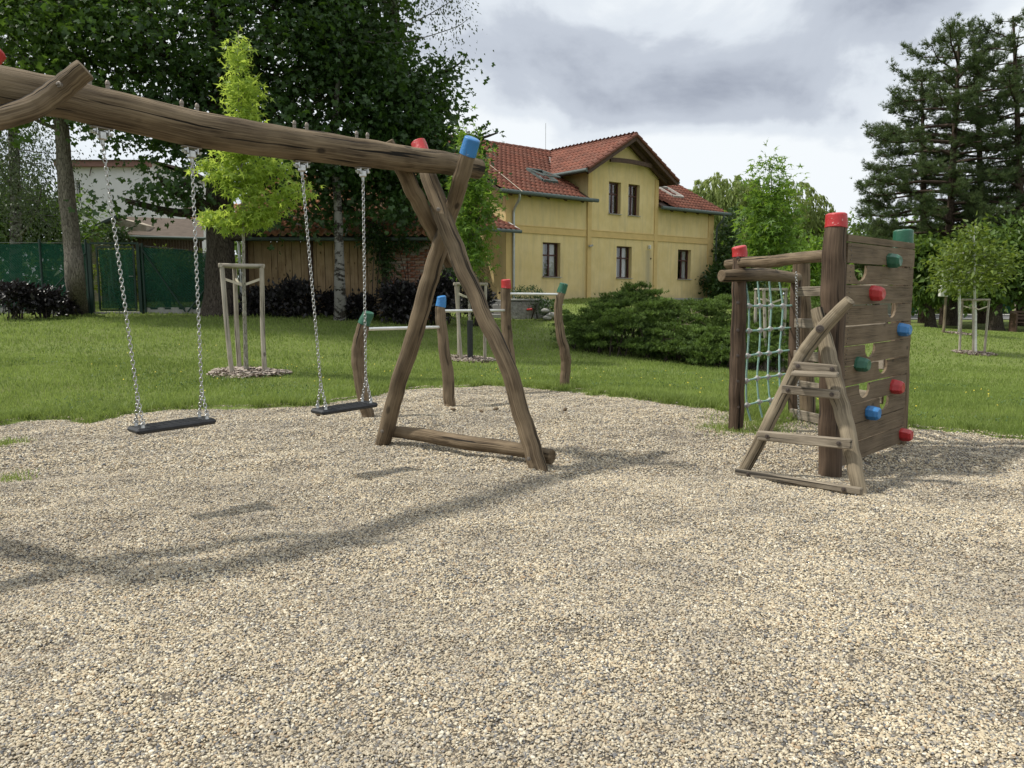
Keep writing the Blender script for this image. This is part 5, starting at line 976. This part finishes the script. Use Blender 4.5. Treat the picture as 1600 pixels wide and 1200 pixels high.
for i, (px, py, w) in enumerate(((852, 486, .2), (862, 493, .26), (872, 489, .16), (855, 497, .22))):
    p = at(px, py, 24.3); mb = MB(); R_ = w; mb.tube([p+Vector((-R_*.6, 0, 0)), p+Vector((-R_*.2, 0, .02)), p+Vector((R_*.3, 0, .01)), p+Vector((R_*.6, 0, 0))], [R_*.2, R_*.36, R_*.33, R_*.15], 8, True, .2, i*3, True, .3)
    tag(mb.build('garden_stone', CONC, loc=p), ('upper left garden stone beside the planter', 'lower middle garden stone beside the planter', 'rightmost garden stone beside the planter', 'lowest left garden stone beside the planter')[i], 'stone', 'garden stones by the planter')
# ================================================================== SHED, BRICK WALL
def shed():
    z0 = .55; zt = 2.86; Y = 21.4; xa = at(386, 456, Y).x; xb = at(602, 456, Y).x; S = thing('board_shed', ((xa+xb)/2, Y, z0), 'old shed clad with tall upright boards under a tiled roof', 'shed')
    x = xa; i = 0
    while x < xb-.05:
        w = random.uniform(.17, .27); top = zt-random.uniform(0, .03); mb = MB(); sh = random.uniform(-.006, .006); mb.box((x+w/2, Y-.02+sh, (z0+top)/2-.03), (w-.012, .026, top-z0-.06), None, .003, 2); o = mb.build('board', M['shed_board'], S); x += w; i += 1
    for px in (386, 487, 601): p = at(px, 456, Y-.06); mb = MB(); mb.box((p.x, Y-.07, (z0+zt)/2), (.13, .1, zt-z0), None, .005, 2); mb.build('post', DWOOD, S)
    mb = MB(); mb.box(((xa+xb)/2, Y+1.6, (z0+zt)/2-.1), (xb-xa-.05, 3.1, zt-z0-.2)); mb.build('shed_body', DWOOD, S)
    mb = MB(); X0, X1 = xa-.5, at(706, 456, Y).x; mb.add([(X0, Y-.55, zt-.10), (X1, Y-.55, zt-.10), (X1, Y+3.4, zt+2.0), (X0, Y+3.4, zt+2.0), (X0, Y-.55, zt-.22), (X1, Y-.55, zt-.22), (X1, Y+3.4, zt+1.88), (X0, Y+3.4, zt+1.88)], [(0, 1, 2, 3), (7, 6, 5, 4), (0, 4, 5, 1), (1, 5, 6, 2), (2, 6, 7, 3), (3, 7, 4, 0)]); rf = mb.build('roof', DWOOD, S)
    o = tile_plane('roof_tiles', Vector((X0, Y-.6, zt-.08))-worg(S), (1, 0, 0), (0, 3.95, 2.1), X1-X0, 4.5, lambda p: True, OLDTILE, rf, .2, .26)
    mb = MB(); mb.tube([(X0, Y-.62, zt-.16), (X1, Y-.62, zt-.16)], [.05, .05], 8); mb.build('gutter', ZINC, S); mb = MB(); mb.tube([(xa-.1, Y-.2, zt-.2), (xa-.1, Y-.2, z0)], .045, 8); mb.build('downpipe', M['bar_steel'], S)
shed()
def brick_wall():
    z0 = .5; Y = 21.3; xa = at(606, 456, Y).x; xb = at(697, 456, Y).x; zt = 2.72; S = thing('brick_wall', ((xa+xb)/2, Y, z0), 'weathered red brick wall with patches of pale mortar right of the board shed', 'brick wall')
    t = NT('old_brick'); r = t.n('ShaderNodeObjectInfo').outputs['Random']; n = t.noise(t.obj(), 14, 5, .7); c = t.ramp(r, (0, (.28, .10, .055)), (.4, (.36, .16, .09)), (.7, (.42, .25, .16)), (1, (.50, .42, .33))); t.col(t.mix(t.ramp(n, (.5, 0), (.62, .6)), c, (.45, .40, .34)), .92, .1); t.bump(n, .02)
    mo = plain('lime_mortar', (.36, .32, .27), .95, .1, 0, .25, 12, .02)
    mb = MB(); mb.box(((xa+xb)/2, Y+.16, (z0+zt)/2), (xb-xa, .26, zt-z0-.01)); mb.build('mortar', mo, S)
    mb = MB(); mb.box((0, 0, 0), (.245, .07, .066), None, .008); me = mb.mesh('brick', t.m); mb = MB(); mb.box((0, 0, 0), (.115, .07, .066), None, .008); mh = mb.mesh('brick_half', t.m); org = S.location
    r_ = 0; z = z0+.045
    while z < zt-.04:
        x = xa+(.128 if r_%2 else .0)
        if r_%2: link(mh, 'brick', S, Vector((xa+.06, Y+.0, z))-org)
        while x+.25 < xb:
            if random.random() > .04: o = link(me, 'brick', S, Vector((x+.125, Y+random.uniform(-.008, .006), z+random.uniform(-.002, .002)))-org); o.rotation_euler = (0, random.uniform(-.012, .012), random.uniform(-.02, .02))
            x += .257
        z += .078; r_ += 1
brick_wall()
# ================================================================== FENCE AND GATE ON THE LEFT
NETM = NT('green_netting'); _o = NETM.obj(); _w = NETM.n('ShaderNodeTexWave', Vector=_o, Scale=9.0, wave_type='BANDS', bands_direction='DIAGONAL'); _n = NETM.noise(_o, .9, 4, .6)
NETM.col(NETM.mix(NETM.math('MULTIPLY', _w.outputs['Fac'], .35), NETM.ramp(_n, (.35, (.006, .045, .030)), (.65, (.012, .072, .048))), (.003, .022, .015)), .75, .2); _tr = NETM.n('ShaderNodeBsdfTransparent'); _tl = NETM.n('ShaderNodeBsdfTranslucent'); _tl.inputs[0].default_value = (.015, .10, .06, 1)
_m1 = NETM.n('ShaderNodeMixShader', i0=.3); NETM.L.new(NETM.b.outputs[0], _m1.inputs[1]); NETM.L.new(_tl.outputs[0], _m1.inputs[2]); _m2 = NETM.n('ShaderNodeMixShader', i0=.13); NETM.L.new(_m1.outputs[0], _m2.inputs[1]); NETM.L.new(_tr.outputs[0], _m2.inputs[2]); NETM.L.new(_m2.outputs[0], NETM.out.inputs[0]); NET = NETM.m
FPOST = plain('dark_green_steel', (.012, .035, .026), .5, .4)
FY = 20.4
def fx(px): return at(px, 470, FY).x
def net(parent, x0, x1, z0, z1a, z1b, seed, name='netting'):
    nx, nz = 40, 14; V = []; 
    for i in range(nx+1):
        for j in range(nz+1):
            u, v = i/nx, j/nz; x = x0+(x1-x0)*u; zt = z1a+(z1b-z1a)*u; V.append((x, FY+.05*math.sin(u*9+seed)*math.sin(v*3.1)+.012*math.sin(u*37+v*5), z0+(zt-.035*abs(math.sin(u*(x1-x0)*2.2+seed))-z0)*v))
    mb = MB(); mb.add(V, [(i*(nz+1)+j, (i+1)*(nz+1)+j, (i+1)*(nz+1)+j+1, i*(nz+1)+j+1) for i in range(nx) for j in range(nz)], smooth=True); return mb.build(name, NET, parent)
def fence(pxa, pxb, za, zb, posts, braces, lab, seed):
    xa, xb = fx(pxa), fx(pxb); g = .74; S = thing('netting_fence', ((xa+xb)/2, FY, g), lab, 'fence', 'green netting fences'); net(S, xa, xb, g+.10, za, zb, seed)
    mb = MB(); mb.box(((xa+xb)/2, FY+.03, g+.02), (xb-xa, .06, .26), None, .01); mb.build('concrete_base', CONC, S)
    for px in posts: x = fx(px); mb = MB(); mb.tube([(x, FY-.05, g-.1), (x, FY-.05, max(za, zb)+.06)], .032, 10); mb.build('post', FPOST, S)
    for a, az, b, bz in braces: mb = MB(); mb.tube([(fx(a), FY-.09, az), (fx(b), FY-.09, bz)], .022, 8); mb.build('brace', FPOST, S)
    mb = MB(); mb.tube([(xa, FY-.03, za), (xb, FY-.03, zb)], .008, 5); mb.build('top_wire', FPOST, S)
fence(-160, 144, 2.60, 2.56, (-120, -10, 70, 141), [(141, 2.3, 58, .85), (-10, 2.3, -60, .85)], 'green netting fence running left behind the rough pale trunk', 1)
fence(224, 352, 2.50, 2.30, (228, 345), [(228, 2.42, 291, .78), (340, 1.7, 295, .78)], 'green netting fence between the gate and the big maple trunk', 4)
def gate():
    x0, x1 = fx(148), fx(222); g = .74; S = thing('garden_gate', ((x0+x1)/2, FY, g), 'dark green steel garden gate covered with green netting', 'gate'); zt = 2.48
    for x in (x0-.03, x1+.0): mb = MB(); mb.box((x, FY-.05, (g+zt)/2), (.08, .08, zt-g+.15)); mb.build('gate_post', FPOST, S)
    mb = MB(); a, b = x0+.16, x1-.13
    for p, s in ((((a+b)/2, FY-.05, zt-.02), (b-a, .04, .04)), (((a+b)/2, FY-.05, g+.08), (b-a, .04, .04)), ((a, FY-.05, (g+zt)/2+.03), (.04, .04, zt-g-.14)), ((b, FY-.05, (g+zt)/2+.03), (.04, .04, zt-g-.14))): mb.box(p, s)
    f = mb.build('gate_frame', FPOST, S); net(S, a+.02, b-.02, g+.12, zt-.05, zt-.05, 7)
    mb = MB(); mb.box(((x0+x1)/2, FY-.05, zt+.08), (x1-x0, .05, .05)); mb.build('lintel_bar', FPOST, S); mb = MB(); mb.tube([(b, FY-.13, 1.7), (b-.12, FY-.13, 1.7)], .012, 6); mb.build('handle', FPOST, S)
    mb = MB(); mb.box(((x0+x1)/2, FY+.3, g+.0), (x1-x0, .8, .06)); mb.build('threshold_slab', CONC, S)
gate()
def hedge(lab, x0, x1, y, z0, z1, n, size=.10, mat=None, dep=.35):
    k = max(2, int((x1-x0)/1.2)); ells = [(np.array([x0+(x1-x0)*(i+.5)/k, y, (z0+z1)/2]), np.array([(x1-x0)/k*.75, dep, (z1-z0)*.56]), 1.0) for i in range(k)]
    bush('hedge', lab, ells, n, size, OVAL, mat or L_HEDGE, None, -.4, 'hedge', clr=.12, lo=.5)
hedge('bright green hedge showing over the netting fence behind the gate', fx(128), fx(345), 21.4, 1.0, 2.38, 6500)
# ================================================================== BUILDINGS BEHIND THE FENCE
WHITEW = plain('white_render', (.66, .65, .68), .9, .1, 0, .05, 2); BEIGE = NT('rubble_wall'); _n = BEIGE.noise(BEIGE.obj(), 5, 6, .75); BEIGE.col(BEIGE.ramp(_n, (.35, (.30, .25, .19)), (.65, (.47, .42, .34))), .95, .1); BEIGE.bump(_n, .06); BEIGE = BEIGE.m
def white_house():
    Y = 36; x0, x1 = at(108, 456, Y).x, at(243, 456, Y).x; zt = 7.2; S = thing('white_house', ((x0+x1)/2, Y, .9), 'plain white rendered house wall seen between the dark trees on the left', 'house')
    a, b = at(147, 285, Y), at(125, 315, Y); a.x = at(118, 285, Y).x+.9; b.x = at(127, 315, Y).x+.1; mb = MB(); wall_panel(mb, x0, x1, .2, zt, [(a.x-.9, b.x-.1, b.z, a.z+.1)], Y, .25)
    mb.add([(x1, Y, .2), (x1, Y+8, .2), (x1, Y+8, zt), (x1, Y, zt)], [(0, 1, 2, 3)]); mb.add([(x0, Y, .2), (x0, Y+8, .2), (x0, Y+8, zt), (x0, Y, zt)], [(3, 2, 1, 0)]); mb.add([(x0, Y+8, .2), (x1, Y+8, .2), (x1, Y+8, zt), (x0, Y+8, zt)], [(3, 2, 1, 0)]); mb.build('wall', WHITEW, S)
    mb = MB(); c = ((a.x-.9+b.x-.1)/2, Y+.2, (a.z+.1+b.z)/2); mb.box(c, (b.x-a.x+.8, .06, a.z+.1-b.z)); w = mb.build('window', WHITEW, S); mb = MB(); mb.box((c[0], Y+.14, c[2]), (b.x-a.x+.66, .05, a.z-.04-b.z)); mb.build('pane', plain('window_dark', (.05, .055, .06), .1, .6), w)
    mb = MB(); mb.box(((x0+x1)/2, Y-.12, zt-.12), (x1-x0+.3, .3, .26)); mb.build('eaves_band', plain('pink_band', (.24, .13, .115), .8), S)
    mb = MB(); mb.add([(x0-.3, Y-.4, zt+.02), (x1+.3, Y-.4, zt+.02), (x1+.3, Y+4, zt+.25), (x0-.3, Y+4, zt+.25), (x1+.3, Y+8.4, zt+.02), (x0-.3, Y+8.4, zt+.02)], [(0, 1, 2, 3), (3, 2, 4, 5), (0, 3, 5), (1, 4, 2)]); mb.build('roof', DWOOD, S)
    mb = MB(); q = at(146, 270, Y-.1); mb.tube(cr([at(152, 252, Y-.1), at(143, 262, Y-.1), at(140, 275, Y-.1)], 5), .02, 5); mb.build('cable', DWOOD, S)
white_house()
def farm_building():
    Y = 29; S = thing('outbuilding', at(200, 440, Y), 'low beige outbuilding with dark boarded front and brown roof behind the gate', 'outbuilding'); P = lambda px, py, y=Y: at(px, py, y)
    a, b, c, d = P(100, 400), P(228, 400), P(205, 342), P(130, 363); a.z = b.z = .6; lo = P(100, 378)
    mb = MB(); V = [a, b, P(228, 352), P(184, 340), lo]; mb.add(V+[v+Vector((0, 4, 0)) for v in V], [(0, 1, 2, 3, 4), (9, 8, 7, 6, 5)]+[((k+1)%5, k, 5+k, 5+(k+1)%5) for k in range(5)]); mb.build('gable_wall', BEIGE, S)
    mb = MB(); mb.bar(P(96, 378, Y-.15), P(186, 338, Y-.15), .3, .09); mb.build('barge_board', ZINC, S)
    mb = MB(); V = [P(198, 366, Y-.6), P(318, 372, Y-.6), P(318, 343, Y+2.6), P(186, 338, Y+2.6)]; mb.add(V+[v-Vector((0, 0, .12)) for v in V], [(0, 1, 2, 3), (7, 6, 5, 4)]+[((k+1)%4, k, 4+k, 4+(k+1)%4) for k in range(4)]); mb.build('roof', plain('brown_felt', (.11, .088, .072), .9, .1, 0, .2, 4), S)
    x0, x1 = P(200, 380, Y-.5).x, P(316, 380, Y-.5).x; zt = P(200, 368, Y-.5).z; k = 26
    for i in range(k): mb = MB(); w = (x1-x0)/k; mb.box((x0+w*(i+.5), Y-.5, (zt-.1+.6)/2), (w-.015, .03, zt-.1-.6)); mb.build('board', DWOOD, S)
    mb = MB(); mb.tube([(x0, Y-.68, zt-.05), (x1+.2, Y-.68, zt-.12)], [.05]*2, 8); mb.build('gutter', ZINC, S)
    mb = MB(); V = [P(293, 352, Y+2.7), P(340, 352, Y+2.7), P(340, 322, Y+6), P(286, 322, Y+6)]; mb.add(V, [(0, 1, 2, 3)]); r2 = mb.build('tiled_roof', DWOOD, S)
    v = (V[3]-V[0]); v.x = 0; tile_plane('roof_tiles', V[0]+Vector((-.2, -.02, .02))-worg(S), (1, 0, 0), v, 1.5, v.length, lambda p: True, OLDTILE, r2, .2, .28)
farm_building()
# ================================================================== RIGHT HAND BACKGROUND
def strip(name, x0, x1, y0, y1, z, mat, lab, skew=0):
    xs = np.linspace(x0, x1, 30); mb = MB(); V = []
    for x in xs: V += [(x, y0+skew*(x-x0), z), (x, y1+skew*(x-x0), z)]
    mb.add(V, [(2*i, 2*i+2, 2*i+3, 2*i+1) for i in range(29)]); o = mb.build(name, mat); tag(o, lab, kind='structure')
ASPH = plain('asphalt', (.16, .16, .165), .9, .2, 0, .2, 6, .003)
strip('road', 22, 110, 49.5, 56.5, -.485, ASPH, 'grey asphalt road behind the trees on the right')
strip('pavement', 22, 110, 56.5, 58.5, -.37, plain('paving', (.36, .35, .33), .9), 'pale pavement strip on the far side of the road')
mb = MB(); mb.box((66, 56.45, -.44), (88, .12, .15), None, .01); tag(mb.build('kerb', CONC), 'stone kerb along the far side of the road', kind='structure')
mb = MB(); mb.box((66, 49.45, -.46), (88, .12, .09), None, .01); tag(mb.build('kerb', CONC), 'low kerb along the near side of the road', kind='structure')
def garage():
    Y = 64; S = thing('yellow_building', at(1405, 495, Y), 'small ochre and grey building across the road', 'building'); a, b = at(1330, 500, Y).x, at(1443, 500, Y).x; z0 = -.5; z1 = at(1400, 474, Y).z; z2 = at(1400, 436, Y).z
    mb = MB(); mb.box(((a+b)/2, Y+3, (z0+z1)/2), (b-a, 6, z1-z0)); mb.build('lower_wall', CONC, S); mb = MB(); mb.box(((a+b)/2, Y+3, (z1+z2)/2+.003), (b-a-.04, 5.96, z2-z1)); mb.build('upper_wall', TRIM, S)
    mb = MB(); r = z2+3.2; V = [(a-.4, Y-.5, z2), (b+.4, Y-.5, z2), (b+.4, Y+6.5, z2), (a-.4, Y+6.5, z2), (a-.4, Y+3, r), (b+.4, Y+3, r)]; mb.add(V, [(0, 1, 5, 4), (2, 3, 4, 5), (0, 4, 3), (1, 2, 5), (3, 2, 1, 0)]); rf = mb.build('roof', DWOOD, S); L = Vector((0, 3.5, r-z2)); tile_plane('roof_tiles', Vector((a-.4, Y-.52, z2+.02))-worg(S), (1, 0, 0), L, b-a+.8, L.length, lambda p: True, TILE, rf)
    c = at(1431, 486, Y-.2); mb = MB(); mb.box((c.x, Y-.06, c.z), (1.35, .1, .62), None, .02); mb.build('green_box', M['green'], S); mb = MB(); mb.box((c.x, Y-.13, c.z), (.22, .03, .1)); mb.build('sticker', B_LIME, S)
garage()
def far_fence():
    Y = 61; a, b = at(1452, 500, Y).x, at(1580, 500, Y).x; S = thing('green_fence', ((a+b)/2, Y, -.5), 'green panel fence across the road', 'fence'); n = 12
    for i in range(n): w = (b-a)/n; mb = MB(); mb.box((a+w*(i+.5), Y, .25), (w-.06, .05, 1.45)); mb.build('panel', FPOST if i < 3 else M['green'], S); mb = MB(); mb.box((a+w*i, Y, .3), (.08, .09, 1.65)); mb.build('post', CONC, S)
far_fence()
hedge('green roadside bushes in front of the green panel fence', at(1462, 490, 59.6).x, at(1535, 490, 59.6).x, 59.6, -.45, .75, 1500, .3, L_HEDGE, .5)
def van():
    Y = 66; c = at(1474, 464, Y); S = thing('white_building', (c.x, Y, -.5), 'low white building above the green fence across the road', 'building'); mb = MB(); mb.box((c.x, Y+3, .75), (3.6, 5, 2.6), None, .05); mb.build('wall', WHITEW, S); mb = MB(); mb.box((c.x, Y+3, 2.15), (4.0, 5.6, .18)); mb.build('roof_slab', CONC, S)
van()
def white_wall():
    Y = 58.9; c = at(1598, 487, Y); S = thing('boundary_wall', (c.x+2, Y, -.4), 'pale boundary wall across the road at the right edge', 'wall'); mb = MB(); mb.box((c.x+2.4, Y, .35), (6, .25, 1.5), None, .02); mb.build('wall', BEIGE, S); mb = MB(); mb.box((c.x+2.4, Y, 1.13), (6.1, .34, .08)); mb.build('coping', CONC, S)
    p = at(1597, 486, 57.6); mb = MB(); mb.tube([(p.x, p.y, -.36), (p.x, p.y, .9), (p.x, p.y, 1.0)], [.36, .36, .2], 14); tag(mb.build('barrel', plain('pale_blue_plastic', (.42, .48, .54), .5), loc=p), 'pale blue barrel before the boundary wall at the right edge', 'barrel')
white_wall()
def bench():
    c = gp(1612, 519); S = thing('park_bench', c, 'dark wooden bench under the broad tree at the right edge', 'bench')
    for k in range(3): mb = MB(); mb.box(c+Vector((0, -.15+k*.15, .45)), (1.8, .12, .04), None, .005); mb.build('seat_slat', DWOOD, S)
    for k in range(3): mb = MB(); mb.box(c+Vector((0, .26, .62+k*.15)), (1.8, .03, .10), None, .005); mb.build('back_slat', DWOOD, S)
    for s in (-1, 1): mb = MB(); mb.box(c+Vector((s*.85, .05, .42)), (.08, .5, .9)); mb.build('leg', DWOOD, S)
bench()
def far_wood(lab, x0, x1, y, h, n, size=1.0, mat=None):
    X = RNG.uniform(x0, x1, n); P = np.stack([X, y+RNG.normal(0, 2.5, n), np.abs(RNG.uniform(0, 1, n))*(h*(.75+.4*vnoise(X/7, X*0, 3)+.25*vnoise(X/2.2, X*0, 4)))-.3], 1)
    V, T, R = leaf_cloud(P, size*RNG.uniform(.6, 1.3, n), OVAL, np.tile([0, -.3, .4], (n, 1))); tag(link(npmesh('far_trees', V, T, mat or L_ROUND, {'rnd': R}), 'far_trees'), lab, kind='stuff')
far_wood('mass of trees far behind the road on the right', 14, 120, 84, 7, 16000)
far_wood('mass of trees far behind the houses on the left', -110, 10, 72, 9, 14000)
